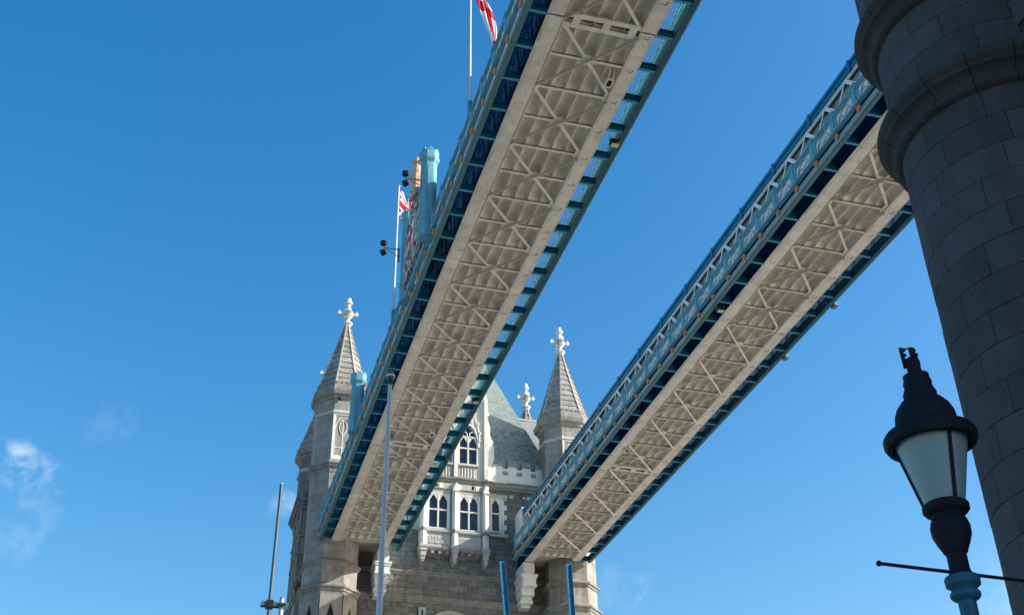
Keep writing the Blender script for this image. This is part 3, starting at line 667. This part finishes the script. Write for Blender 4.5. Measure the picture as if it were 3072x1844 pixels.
# dormer with gable
dm = obj('dormer', MB().xz([(17.4, 40.06), (22.75, 40.06), (22.75, 46.0), (20.08, 50.6), (17.4, 46.0)], YB + .2, 89.5), 'bright', TW)
for xc in (19.04, 21.12):
    window(TW, [(xc - .72, xc - .06), (xc + .06, xc + .72)], 41.36, 42.76, 43.75, YB)
    # pointed head with flowing tracery
    mb = MB(); pts = []
    for s in (-1, 1):
        mb.path([(xc + s * (.9 - .9 * (t / 8) ** 1.7), YB + .02, 42.9 + 2.0 * math.sin(t / 8 * math.pi / 2)) for t in range(9)], .16, .22, (0, 1, 0))
        mb.path([(xc + s * (.95 - .95 * (t / 8) ** 2.2), YB - .04, 43.4 + 3.3 * (t / 8) ** 1.15) for t in range(9)], .12, .2, (0, 1, 0))
        mb.path([(xc + s * .38 + .3 * math.cos(a * math.pi / 5), YB + .04, 44.0 + .26 * math.sin(a * math.pi / 5)) for a in range(11)], .07, .1, (0, 1, 0))
        for t in (2, 4, 6): mb.ball((xc + s * (1.0 - .95 * (t / 8) ** 2.2), YB - .08, 43.5 + 3.3 * (t / 8) ** 1.15), .13, 7, 5)
    mb.ball((xc, YB - .05, 46.9), .2, 8, 6); mb.ball((xc, YB - .05, 46.55), .14, 8, 6)
    obj('window_hood', mb, 'bright', TW)
    obj('head_pane', MB().xz([(xc - .7, 43.8), (xc + .7, 43.8), (xc + .45, 44.3), (xc, 44.8), (xc - .45, 44.3)], YB + .15, YB + .19), 'pane', TW)
    mb = MB()
    mb.box(xc - .75, xc + .75, YB + .06, YB + .19, 40.1, 41.1)
    pn = obj('blind_panel', mb, 'stone', TW)
    mb = MB()
    for q in (-.5, -.25, 0, .25, .5): mb.box(xc + q - .03, xc + q + .03, YB, YB + .06, 40.12, 40.85)
    for q in (-.375, -.125, .125, .375): mb.path([(xc + q + .125 * math.cos(a * math.pi / 4), YB + .03, 40.8 + .2 * math.sin(a * math.pi / 4)) for a in range(5)], .045, .05, (0, 1, 0))
    obj('blind_arcade', mb, 'bright', pn)
    obj('dormer_sill', MB().box(xc - .85, xc + .85, YB - .12, YB + .2, 41.11, 41.26), 'stone', TW)
for xc, w in ((20.08, .32), (22.6, .3), (17.56, .3)):
    top = 47.4 if w < .31 else 47.0
    p = obj('dormer_pilaster', MB().box(xc - w / 2, xc + w / 2, YB - .15, YB + .4, 40.06, top), 'bright', TW)
    obj('pinnacle', MB().lathe([(w * .62, top), (w * .62, top + .25), (w * .5, top + .3), (.03, top + 1.5)], (xc, YB + .12, 0), 4, math.pi / 4), 'bright', p)
for s in (-1, 1):
    poly = [(0, 40.06), (.62, 40.06), (.62, 43.3), (.52, 43.5), (.60, 43.62), (.44, 43.9), (.27, 44.3), (.27, 44.75), (.32, 44.95), (.18, 45.4), (0, 46.1)]
    obj('dormer_buttress', MB().prism(poly, (cx0 + s * 2.68, YB + .25, 0), (s, 0, 0), (0, 0, 1), (0, 1.4, 0)), 'bright', TW)
mb = MB()
for s in (-1, 1): mb.bar((cx0 + s * 2.75, YB + .2, 46.0), (cx0, YB + .2, 50.75), .35, .25, (0, 1, 0))
obj('gable_coping', mb, 'bright', TW)
# white corbels carrying the girders
for xc in (14.28, 25.72):
    c = obj('corbel', MB().box(xc - .42, xc + .42, 84.0, YW + .05, 32.0, 32.96).box(xc - .5, xc + .5, 84.15, YW + .05, 32.3, 32.8), 'white', TW)
    mb = MB()
    for a, y0, z0, z1 in ((.68, 83.82, 31.86, 31.999), (.62, 83.88, 31.7, 31.859), (.54, 83.95, 31.2, 31.699), (.60, 83.9, 31.05, 31.199), (.50, 84.35, 30.45, 31.049), (.40, 84.7, 30.2, 30.449), (.50, 84.75, 29.95, 30.199), (.36, 85.1, 29.7, 29.949)): mb.box(xc - a, xc + a, y0, YW + .05, z0, z1)
    obj('corbel_capital', mb, 'white', c)

# turrets
TQ = math.tan(math.pi / 8)
rt = random.Random(21)
def turret(cx, cy, front):
    c = (cx, cy); A = 1.95
    t = obj('turret', MB().oct([(A - .03, GZ), (A - .03, 45.3)], c), 'joint', TW)
    if front:
        # ashlar blocks on the faces that can be seen
        faces = (-2, -1, 0, 1) if cx < 20 else (-1, 0, 1, 2)
        zs = [26.4]; ranges = ((26.9, 28.9, 4), (29.8, 31.1, 2), (31.6, 38.5, 12), (43.85, 44.9, 2))
        for f in faces:
            a = -math.pi / 2 + f * math.pi / 4; n = Vector((math.cos(a), math.sin(a), 0)); tn = Vector((-n.y, n.x, 0)); h = A * TQ
            for (z0, z1, k) in ranges:
                if z0 < 28 and f in (-1, 0, 1): continue
                for r in range(k):
                    za, zb = z0 + (z1 - z0) * r / k, z0 + (z1 - z0) * (r + 1) / k
                    cuts = [-h, -h * .25 + rt.uniform(-.12, .12), h] if r % 2 else [-h, h * .3 + rt.uniform(-.12, .12), h]
                    for u0, u1 in zip(cuts[:-1], cuts[1:]):
                        g = .007; mb = MB().prism([(u0 + g, za + g), (u1 - g, za + g), (u1 - g, zb - g), (u0 + g, zb - g)], Vector((cx, cy, 0)) + n * (A - .03), tn, (0, 0, 1), n * (.03 + rt.uniform(-.003, .004)))
                        obj('ashlar_block', mb, 'ashlar', t)
            if f in (-1, 0, 1):                            # pointed niches low on the turret
                mb = MB()
                for s in (-1, 1): mb.prism([(s * h, 25.5), (s * h, 28.95), (0, 28.95), (0, 28.2), (s * .29, 27.3), (s * .36, 25.5)], Vector((cx, cy, 0)) + n * (A - .03), tn, (0, 0, 1), n * .16)
                obj('niche_surround', mb, 'ashlar', t); obj('niche_shade', MB().prism([(-.4, 25.5), (.4, 25.5), (.4, 27.3), (0, 28.25), (-.4, 27.3)], Vector((cx, cy, 0)) + n * (A - .029), tn, (0, 0, 1), n * .004), 'black', t)  # black sheet paints the shade inside the niche
            if f % 2:
                for r in range(7):
                    za, zb = 39.54 + r * .563, 39.54 + (r + 1) * .563; cuts = [-h, -h * .3, h] if r % 2 else [-h, h * .35, h]
                    for u0, u1 in zip(cuts[:-1], cuts[1:]): obj('ashlar_block', MB().prism([(u0 + .006, za + .006), (u1 - .006, za + .006), (u1 - .006, zb - .006), (u0 + .006, zb - .006)], Vector((cx, cy, 0)) + n * (A - .03), tn, (0, 0, 1), n * .03), 'ashlar', t)
                obj('frieze_stone', MB().prism([(-h, 44.9), (h, 44.9), (h, 45.3), (-h, 45.3)], Vector((cx, cy, 0)) + n * (A - .03), tn, (0, 0, 1), n * .03), 'ashlar', t); continue
            # traceried stage
            mb = MB(); p = .07
            obj('panel_back', MB().prism([(-h + .2, 39.9), (h - .2, 39.9), (h - .2, 43.38), (-h + .2, 43.38)], Vector((cx, cy, 0)) + n * (A - .029), tn, (0, 0, 1), n * .012), 'ashlar', t)
            for q in ((-h, -h + .2, 39.55, 43.48), (h - .2, h, 39.55, 43.48), (-h + .2, h - .2, 39.55, 39.9), (-h + .2, h - .2, 43.38, 43.48), (-.035, .035, 39.9, 43.0)):
                mb.prism([(q[0], q[2]), (q[1], q[2]), (q[1], q[3]), (q[0], q[3])], Vector((cx, cy, 0)) + n * (A - .03), tn, (0, 0, 1), n * (p if abs(q[0]) > .1 else p * .6))
            mb.prism([(-h + .2, 40.55), (h - .2, 40.55), (h - .2, 40.63), (-h + .2, 40.63)], Vector((cx, cy, 0)) + n * (A - .03), tn, (0, 0, 1), n * p * .55)
            O = Vector((cx, cy, 0)) + n * (A + .0)
            for s in (-1, 1):
                mb.path([O + tn * s * (.6 - .57 * (i / 6) ** 1.6) + Vector((0, 0, 42.2 + 1.0 * math.sin(i / 6 * math.pi / 2))) for i in range(7)], .06, .06, n)
                mb.path([O + tn * s * (.02 + .28 * math.sin(i / 6 * math.pi)) + Vector((0, 0, 41.6 + 1.5 * i / 6)) for i in range(7)], .05, .06, n)
            obj('traceried_panel', mb, 'bright' if f >= 0 else 'stone', t)  # left-facing panel gets duller stone, its shade put into the colour
            mb = MB().prism([(-h, 44.9), (h, 44.9), (h, 45.3), (-h, 45.3)], Vector((cx, cy, 0)) + n * (A - .03), tn, (0, 0, 1), n * .03); obj('frieze_stone', mb, 'ashlar', t)
    obj('string_course', MB().oct([(A - .02, 31.08), (A + .08, 31.12), (A + .14, 31.26), (A + .24, 31.30), (A + .25, 31.42), (A + .02, 31.62)], c), 'mould', t)
    obj('string_course', MB().oct([(A - .02, 28.9), (A + .09, 28.98), (A + .1, 29.14), (A + .17, 29.18), (A + .2, 29.36), (A + .32, 29.42), (A + .33, 29.54), (A + .02, 29.82)], c), 'mould', t)
    obj('string_course', MB().oct([(A - .02, 38.45), (A + .04, 38.5), (A + .05, 38.85), (A + .2, 38.95), (A + .22, 39.1), (A + .3, 39.14), (A + .3, 39.26), (A + .1, 39.5), (A - .02, 39.54)], c), 'mould', t)
    obj('string_course', MB().oct([(A - .02, 43.48), (A + .1, 43.53), (A + .12, 43.66), (A + .01, 43.84)], c), 'stone', t)
    obj('turret_cornice', MB().oct([(A - .02, 44.75), (A + .1, 44.85), (A + .16, 45.05), (A + .34, 45.15), (A + .40, 45.4), (A + .42, 45.55), (A + .30, 45.75), (A + .22, 45.95), (A + .1, 46.25)], c), 'mould', t)
    h = 2.1 * TQ
    for f in range(8):
        a = -math.pi / 2 + f * math.pi / 4; n = Vector((math.cos(a), math.sin(a), 0)); tn = Vector((-n.y, n.x, 0))
        if n.y > .8: continue
        for q in (-.62, -.2, .2, .62):
            obj('dentil', MB().prism([(q - .12, 46.1), (q + .12, 46.1), (q + .12, 46.38), (q - .12, 46.38)], Vector((cx, cy, 0)) + n * 1.9, tn, (0, 0, 1), n * .22), 'mould', t)
    # spire in courses with projecting lips
    z0, z1, r0, r1 = 46.25, 52.75, 2.02, .20; nc = 11
    rad = lambda z: r0 + (r1 - r0) * ((z - z0) / (z1 - z0)) ** .93
    for k in range(nc):
        za = z0 + (z1 - z0) * k / nc; zb = z0 + (z1 - z0) * (k + 1) / nc
        obj('spire_course', MB().oct([(rad(za) - .05, za - .01), (rad(za) + .055, za), (rad(zb) - .012, zb)], c), 'spire', t)
    mb = MB()
    for f in range(8):
        a = math.pi / 8 + f * math.pi / 4; u = Vector((math.cos(a), math.sin(a), 0)); q = math.cos(math.pi / 8)
        for k in range(4):
            za = z0 + (z1 - z0) * k / 4; zb = z0 + (z1 - z0) * (k + 1) / 4
            mb.bar(Vector((cx, cy, za)) + u * (rad(za) / q + .02), Vector((cx, cy, zb)) + u * (rad(zb) / q + .02), .09, .12, u)
    obj('spire_ribs', mb, 'stone', t)
    mb = MB().oct([(.20, 52.7), (.3, 52.9), (.42, 53.0), (.42, 53.1), (.28, 53.2), (.16, 53.3), (.14, 54.95), (.3, 55.05), (.32, 55.2), (.2, 55.3), (.16, 55.6), (.04, 55.68)], c)
    for dx, dy in ((1, 0), (-1, 0), (0, 1), (0, -1)):
        mb.bar((cx + dx * .1, cy + dy * .1, 54.05), (cx + dx * .62, cy + dy * .62, 54.05), .19, .2); mb.bar((cx + dx * .62, cy + dy * .62, 54.05), (cx + dx * .86, cy + dy * .86, 54.05), .27, .27)
        mb.bar((cx + dx * .72, cy + dy * .72, 54.3), (cx + dx * .76, cy + dy * .76, 54.3), .2, .16); mb.bar((cx + dx * .16, cy + dy * .16, 53.6), (cx + dx * .4, cy + dy * .4, 53.95), .2, .12); mb.bar((cx + dx * .16, cy + dy * .16, 54.5), (cx + dx * .36, cy + dy * .36, 54.18), .2, .12)
    obj('finial_cross', mb, 'bright', t); obj('lightning_rod', MB().tube((cx, cy, 55.6), (cx, cy, 56.25), .012, .008, 5), 'black', t)
    return t
turret(10.5, 85.15, True); turret(29.4, 85.15, True); turret(10.5, 95.8, False); turret(29.4, 95.8, False)
obj('turret_lamp', MB().ball((10.1, 83.0, 44.75), .16, 9, 6).box(10.06, 10.14, 83.0, 83.2, 44.85, 44.95), 'black', TW)
# left flank of the tower: string courses, oriel profile and gargoyle
fl = obj('flank_wall', MB().box(9.75, 11.6, 87.0, 94.0, GZ, 43.0), 'ashlar', TW)
obj('flank_parapet', MB().box(9.5, 9.9, 87.0, 94.0, 43.0, 44.2), 'ashlar', TW)
fb = obj('flank_bay', MB().box(8.42, 9.76, 88.3, 92.8, GZ, 37.8), 'ashlar', TW)
obj('bay_cornice', MB().box(8.2, 9.76, 88.1, 93.0, 37.4, 37.7).box(7.95, 9.76, 87.95, 93.2, 37.7, 37.95).box(7.8, 9.76, 87.8, 93.3, 37.95, 38.2).box(8.3, 9.76, 88.3, 92.8, 38.2, 39.0), 'mould', fb)
for z in (29.9, 33.3, 35.1): obj('flank_string', MB().box(8.28, 9.76, 88.15, 92.95, z, z + .28).box(8.18, 9.76, 88.05, 93.05, z + .28, z + .4), 'mould', fb)
for y_ in (88.35, 90.5, 92.6):
    obj('bay_shaft', MB().tube((8.32, y_, 30.3), (8.32, y_, 33.3), .14, .14, 8).tube((8.32, y_, 33.7), (8.32, y_, 35.1), .12, .12, 8).tube((8.36, y_, 35.5), (8.36, y_, 37.4), .12, .12, 8), 'ashlar', fb)
for y_ in (89.4, 91.6): obj('bay_window', MB().box(8.40, 8.419, y_ - .6, y_ + .6, 35.7, 37.2), 'pane', fb)
mb = MB(); mb.tube((8.8, 88.4, 32.3), (8.3, 88.0, 31.2), .34, .2, 8); mb.ball((8.3, 88.0, 31.1), .26, 8, 6); mb.ball((8.4, 88.1, 32.2), .26, 8, 6, (1, 1, 1.6)); mb.ball((8.65, 88.15, 31.5), .36, 8, 6)
obj('gargoyle', mb, 'mould', TW, True)
# main roof, hipped, with slates on the slope in view
ez, rz, ey, ry = 40.2, 57.5, 86.2, 90.98
obj('roof', MB().add([(10.6, ey, ez), (29.55, ey, ez), (29.55, 95.0, ez), (10.6, 95.0, ez), (18.0, ry, rz), (22.12, ry, rz)], [(0, 1, 5, 4), (1, 2, 5), (2, 3, 4, 5), (3, 0, 4)]), 'slateb', TW)
obj('side_roof', MB().add([(23.2, 87.2, 43.0), (30.2, 87.2, 43.0), (30.2, 93.8, 43.0), (23.2, 93.8, 43.0), (23.2, 90.5, 48.75), (30.2, 90.5, 48.75)], [(0, 1, 5, 4), (2, 3, 4, 5), (1, 2, 5), (0, 3, 4)]), 'slateb', TW)
obj('side_ridge', MB().box(24, 30.3, 90.4, 90.6, 48.72, 48.9), 'lead', TW)
nrm = Vector((0, -(rz - ez), (ry - ey))).normalized(); sl = Vector((0, ry - ey, rz - ez)).normalized(); SL = math.hypot(ry - ey, rz - ez)
rr = random.Random(4); sls = []; row = 0; d = 1.0
while d < SL * .86:
    zc = ez + sl.z * d; xr_ = 29.55 + (22.12 - 29.55) * (d / SL); x = 21.5 - (.15 if row % 2 else 0)
    while x < xr_ - .05:
        w = .30; sls.append((x, min(x + w, xr_), d)); x += w
    d += .175; row += 1
rest = MB(); sls.sort(key=lambda s: 0 if (s[0] > 23.2 and s[2] > 2.6) else 1)
shared = {}
for i, (a, b, d) in enumerate(sls):
    g = .006; lift = .028 + rr.uniform(-.006, .008)
    P = Vector((0, ey, ez)) + sl * d; Q = P + sl * .24
    vs = [(a + g, *(P + nrm * lift)[1:]), (b - g, *(P + nrm * lift)[1:]), (b - g, *(Q + nrm * .006)[1:]), (a + g, *(Q + nrm * .006)[1:]), (a + g, *(P + nrm * .0)[1:]), (b - g, *(P + nrm * .0)[1:])]
    fs = [(0, 1, 2, 3), (4, 5, 1, 0), (0, 3, 4), (1, 5, 2)]
    if i < 300: obj('slate', MB().add(vs, fs), 'slate', TW)
    else: rest.add(vs, fs)
# side roof slates
n2 = Vector((0, -5.75, 3.3)).normalized(); s2 = Vector((0, 3.3, 5.75)).normalized(); d = 0; row = 0
while d < 6.5:
    P = Vector((0, 87.2, 43.0)) + s2 * d; Q = P + s2 * .24; x = 25.0 - (.15 if row % 2 else 0)
    while x < 30.1:
        lift = .03 + rr.uniform(-.006, .008); rest.add([(x + .006, *(P + n2 * lift)[1:]), (x + .294, *(P + n2 * lift)[1:]), (x + .294, *(Q + n2 * .006)[1:]), (x + .006, *(Q + n2 * .006)[1:]), (x + .006, *P[1:]), (x + .294, *P[1:])], [(0, 1, 2, 3), (4, 5, 1, 0)]); x += .30
    d += .175; row += 1
tag(obj('slates', rest, 'slate', TW), kind='stuff')

# ------------------------------------------------------------------ near tower with the round turret
NT = thing('near_tower', 'shaded dark granite tower with a round corner turret at right edge', 'tower', (20, 5.5, GZ))
NC = (10.684, 10.713); NR = 1.437
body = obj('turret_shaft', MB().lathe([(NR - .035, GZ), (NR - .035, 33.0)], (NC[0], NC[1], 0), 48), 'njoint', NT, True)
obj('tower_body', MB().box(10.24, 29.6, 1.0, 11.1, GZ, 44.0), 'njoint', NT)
rn = random.Random(2)
def curved_block(a0, a1, r, z0, z1, dp):
    n = 5; mb = MB(); g = .0045; ga = g / r; vs = []; a0 += ga; a1 -= ga
    for z in (z0 + g, z1 - g):
        for i in range(n + 1): a = a0 + (a1 - a0) * i / n; vs.append((NC[0] + (r + dp) * math.cos(a), NC[1] + (r + dp) * math.sin(a), z))
    m_ = len(vs)
    for z in (z0 + g, z1 - g):
        for i in range(n + 1): a = a0 + (a1 - a0) * i / n; vs.append((NC[0] + (r - .05) * math.cos(a), NC[1] + (r - .05) * math.sin(a), z))
    k = n + 1; fs = [(i, i + 1, k + i + 1, k + i) for i in range(n)] + [(i, m_ + i, m_ + i + 1, i + 1) for i in range(n)] + [(k + i, k + i + 1, m_ + k + i + 1, m_ + k + i) for i in range(n)] + [(0, k, m_ + k, m_), (n, m_ + n, m_ + k + n, k + n)]
    return mb.add(vs, fs)
def courses(z0, z1, r, ch):
    n = round((z1 - z0) / ch)
    for j in range(n):
        za, zb = z0 + (z1 - z0) * j / n, z0 + (z1 - z0) * (j + 1) / n
        st = .72; a = R(75) + (st / 2 if j % 2 else 0) + rn.uniform(-.06, .06)
        while a < R(262):
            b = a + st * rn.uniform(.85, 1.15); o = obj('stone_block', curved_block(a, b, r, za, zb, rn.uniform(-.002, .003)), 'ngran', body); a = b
            for p in o.data.polygons: p.use_smooth = False
# course lines measured at 8.84, 9.31, 9.81, 10.28 m
courses(3.68, 11.18, NR, .472); courses(11.92, 13.22, NR, .45); courses(13.95, 17.3, NR + .09, .47)
prof = lambda z: [(NR - .03, z - .02), (NR + .05, z), (NR + .10, z + .035), (NR + .115, z + .08), (NR + .09, z + .125), (NR + .06, z + .15), (NR + .075, z + .20), (NR + .13, z + .26), (NR + .20, z + .295), (NR + .205, z + .32), (NR + .215, z + .345), (NR + .26, z + .375), (NR + .285, z + .42), (NR + .285, z + .47), (NR + .26, z + .52), (NR + .22, z + .545), (NR + .21, z + .575), (NR + .15, z + .62), (NR + .08, z + .66), (NR + .03, z + .74), (NR - .03, z + .76)]
for z in (11.17, 13.2):
    pr_ = prof(z)
    for s in range(9):                                       # moulding laid in curved lengths with fine joints
        a0 = R(70 + s * 21.5) + .003; a1 = R(70 + (s + 1) * 21.5) - .003
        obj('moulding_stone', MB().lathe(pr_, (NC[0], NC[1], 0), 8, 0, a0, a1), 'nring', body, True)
# flank wall of the near tower
for j in range(30):
    z = 3.68 + j * .472; y = 9.46 - (.35 if j % 2 else 0)
    while y > 3.2:
        w = rn.uniform(.8, 1.15); ya = max(y - w, 3.2)
        if not (11.15 < z + .2 < 11.95 or 13.15 < z + .2 < 13.95): obj('wall_block', MB().box(10.205, 10.28, ya + .006, y - .006 if y < 9.4 else 9.44, z + .006, z + .466), 'ngran', NT)
        y -= w
for z in (11.17, 13.2):
    mb = MB(); mb.prism([(-(r - NR), zz) for r, zz in prof(z)], (10.205, 9.6, 0), (1, 0, 0), (0, 0, 1), (0, -8.0, 0)); obj('wall_moulding', mb, 'nring', NT)
# corner turrets and roof of the near tower: above the frame
for x, y in ((10.684, .6), (29.2, .6), (29.2, 10.7)):
    obj('corner_turret', MB().oct([(1.45, GZ), (1.45, 45), (1.9, 45.5), (1.9, 46.2), (.2, 52.7), (.05, 55)], (x, y)), 'ngran', NT)
obj('tower_roof', MB().add([(11, 1.5, 44), (29, 1.5, 44), (29, 10.6, 44), (11, 10.6, 44), (18, 6, 57), (22, 6, 57)], [(0, 1, 5, 4), (1, 2, 5), (2, 3, 4, 5), (3, 0, 4)]), 'slate', NT)

# ------------------------------------------------------------------ street lamp
def polar(az, el, d): return Vector((d * math.sin(R(az)), d * math.cos(R(az)), d * math.tan(R(el))))
LD = 7.6; lp = polar(37.68, 0, LD); LX, LY = lp.x, lp.y
LT = thing('street_lamp', 'black street lamp with tapered frosted lantern and crown finial, blue collar below', 'street lamp', (LX, LY, GZ))
def lat(name, prof, m, n=32, par=LT): return obj(name, MB().lathe(prof, (LX, LY, 0), n), m, par, True)
lat('post', [(.16, GZ), (.16, GZ + .5), (.1, GZ + .6), (.07, GZ + .9), (.055, 1.9), (.052, 2.20), (.078, 2.215), (.078, 2.245), (.054, 2.26), (.055, 2.36), (.08, 2.375), (.092, 2.39), (.092, 2.41), (.075, 2.43), (.085, 2.445), (.105, 2.46), (.108, 2.50), (.1, 2.515), (.06, 2.52)], 'lampblue')
lat('neck', [(.068, 2.52), (.07, 2.54), (.062, 2.56), (.062, 2.66), (.075, 2.675), (.08, 2.69), (.1, 2.73), (.122, 2.79), (.124, 2.84), (.112, 2.885), (.098, 2.905), (.1, 2.92), (.132, 2.935), (.147, 2.955), (.147, 2.985), (.13, 3.0)], 'lampb')
lat('lantern_glass', [(.128, 3.0), (.232, 3.43)], 'frost', 40)
gl = None
fr = obj('lantern_rim', MB().lathe([(.228, 3.425), (.255, 3.40), (.285, 3.41), (.302, 3.44), (.302, 3.475), (.285, 3.50), (.26, 3.515), (.235, 3.52)], (LX, LY, 0), 48), 'lampb', LT, True)
for k in range(3):
    a = math.atan2(-LY, -LX) + R(33) + k * 2 * math.pi / 3; u = Vector((math.cos(a), math.sin(a), 0))
    obj('glazing_bar', MB().bar(Vector((LX, LY, 2.995)) + u * .133, Vector((LX, LY, 3.43)) + u * .237, .022, .014, u), 'lampb', LT)
lat('canopy', [(.24, 3.51), (.21, 3.53), (.198, 3.56), (.2, 3.6), (.195, 3.64), (.175, 3.69), (.14, 3.735), (.115, 3.755), (.108, 3.775), (.112, 3.80), (.1, 3.83), (.09, 3.86), (.096, 3.88), (.09, 3.905), (.085, 3.925), (.088, 3.94), (.05, 3.945)], 'lampb', 40)
cr = lat('finial', [(.05, 3.945), (.052, 3.96), (.046, 3.99), (.048, 4.02), (.05, 4.045), (.044, 4.07), (.03, 4.085), (.0, 4.087)], 'lampb', 16)
vw = Vector((LX, LY, 0)).normalized(); sd = Vector((vw.y, -vw.x, 0))      # across the line of sight
mb = MB()
for off, h0, h1, w in ((-.052, 4.02, 4.175, .028), (.006, 4.07, 4.165, .022)):
    c = Vector((LX, LY, 0)) + sd * off
    mb.bar(c + Vector((0, 0, h0)), c + sd * -.006 + Vector((0, 0, h1)), w, w, vw)
    for q in range(4): mb.ball(c + sd * .014 + Vector((0, 0, h0 + (h1 - h0) * (q + .5) / 4)), .012, 6, 4)
mb.bar(Vector((LX, LY, 4.168)) - sd * .07, Vector((LX, LY, 4.162)) + sd * .02, .008, .008); mb.ball(Vector((LX, LY, 4.10)) + sd * .03, .02, 6, 4); mb.ball(Vector((LX, LY, 4.14)) + sd * .028, .013, 6, 4)
obj('crown', mb, 'lampb', LT)
obj('gilt_band', MB().lathe([(.0515, 3.9455), (.0535, 3.952), (.0515, 3.958)], (LX, LY, 0), 16, cap=False), 'gold', LT)
zA = LD * math.tan(R(18.72)); pL = polar(34.13, 0, zA / math.tan(R(19.36))); pR = polar(40.9, 0, zA / math.tan(R(17.62)))
obj('ladder_bar', MB().tube((pL.x, pL.y, zA), (pR.x, pR.y, zA), .012, .012, 8).ball((pL.x, pL.y, zA), .019, 8, 5), 'lampb', LT, True)

# ------------------------------------------------------------------ poles
def at(az, d): v = polar(az, 0, d); return v.x, v.y
x, y = at(9.584, 19); zt = 19 * math.tan(R(29.25))
PT = thing('camera_pole', 'tall pale grey steel pole with a camera dome, in front of the left walkway', 'pole', (x, y, GZ))
obj('pole', MB().tube((x, y, GZ), (x, y, 6.0), .075, .058, 18).tube((x, y, 6.0), (x, y, zt - .12), .052, .036, 18), 'steelp', PT, True)
obj('collar', MB().tube((x, y, zt - .14), (x, y, zt - .02), .042, .046, 14), 'black', PT, True)
obj('dome', MB().lathe([(.05, zt - .03), (.078, zt), (.082, zt + .06), (.07, zt + .1), (.04, zt + .14), (.0, zt + .165)], (x, y, 0), 20), 'chrome', PT, True); obj('dome_band', MB().lathe([(.083, zt + .02), (.088, zt + .035), (.083, zt + .05)], (x, y, 0), 20, cap=False), 'white', PT, True)
x, y = at(4.25, 30); zt = 30 * math.tan(R(23.94))
PM = thing('mast', 'thin dark blue mast with a bracket, left of the far tower against the sky', 'mast', (x, y, GZ))
obj('tube', MB().tube((x, y, GZ), (x, y, zt), .055, .042, 12), 'mast', PM, True); obj('cap', MB().tube((x, y, zt), (x, y, zt + .03), .046, .04, 12), 'steelp', PM)
zb = 30 * math.tan(R(18.42)); obj('clamp_bar', MB().box(x - .22, x + .48, y - .09, y - .05, zb - .05, zb + .06).box(x - .22, x + .48, y + .05, y + .09, zb - .05, zb + .06), 'gteal', PM); obj('clamp_block', MB().box(x - .09, x + .09, y - .11, y + .11, zb - .09, zb + .1).box(x + .2, x + .4, y - .11, y - .091, zb - .02, zb + .03), 'black', PM)
obj('support_post', MB().tube((x + .3, y, GZ), (x + .3, y, zb + .19), .062, .058, 12), 'steelp', PM, True); obj('post_cap', MB().tube((x + .3, y, zb + .19), (x + .3, y, zb + .22), .06, .05, 12), 'mast', PM)
for (a0, e0, a1, e1, lab) in ((15.66, 20.62, 15.86, 18.15, 'bright blue barrier boom standing upright below the right walkway, left one'), (19.02, 20.42, 19.10, 18.08, 'bright blue barrier boom standing upright in front of the right-hand turret')):
    p = polar(a0, e0, 30); q = polar(a1, e1, 30); d = (p - q).normalized(); base = q - d * ((q.z - GZ) / d.z)
    BT = thing('barrier_boom', lab, 'barrier', base, 'raised blue barrier booms')
    obj('boom', MB().bar(base, p, .135, .05, (0, 1, 0)), 'boom', BT); sdv = Vector((1, -.27, 0)).normalized()
    obj('boom_edge', MB().bar(base + sdv * .07, p + sdv * .07, .012, .09, (0, 1, 0)), 'blue', BT)
    mb = MB()
    for k in range(9):
        c = p - d * (.35 + k * .42 + (k % 3) * .07); mb.tube(c + Vector((.015 * (-1) ** k, -.04, 0)), c + Vector((.015 * (-1) ** k, -.024, 0)), .016, .016, 8)
    obj('bolt_holes', mb, 'black', BT)
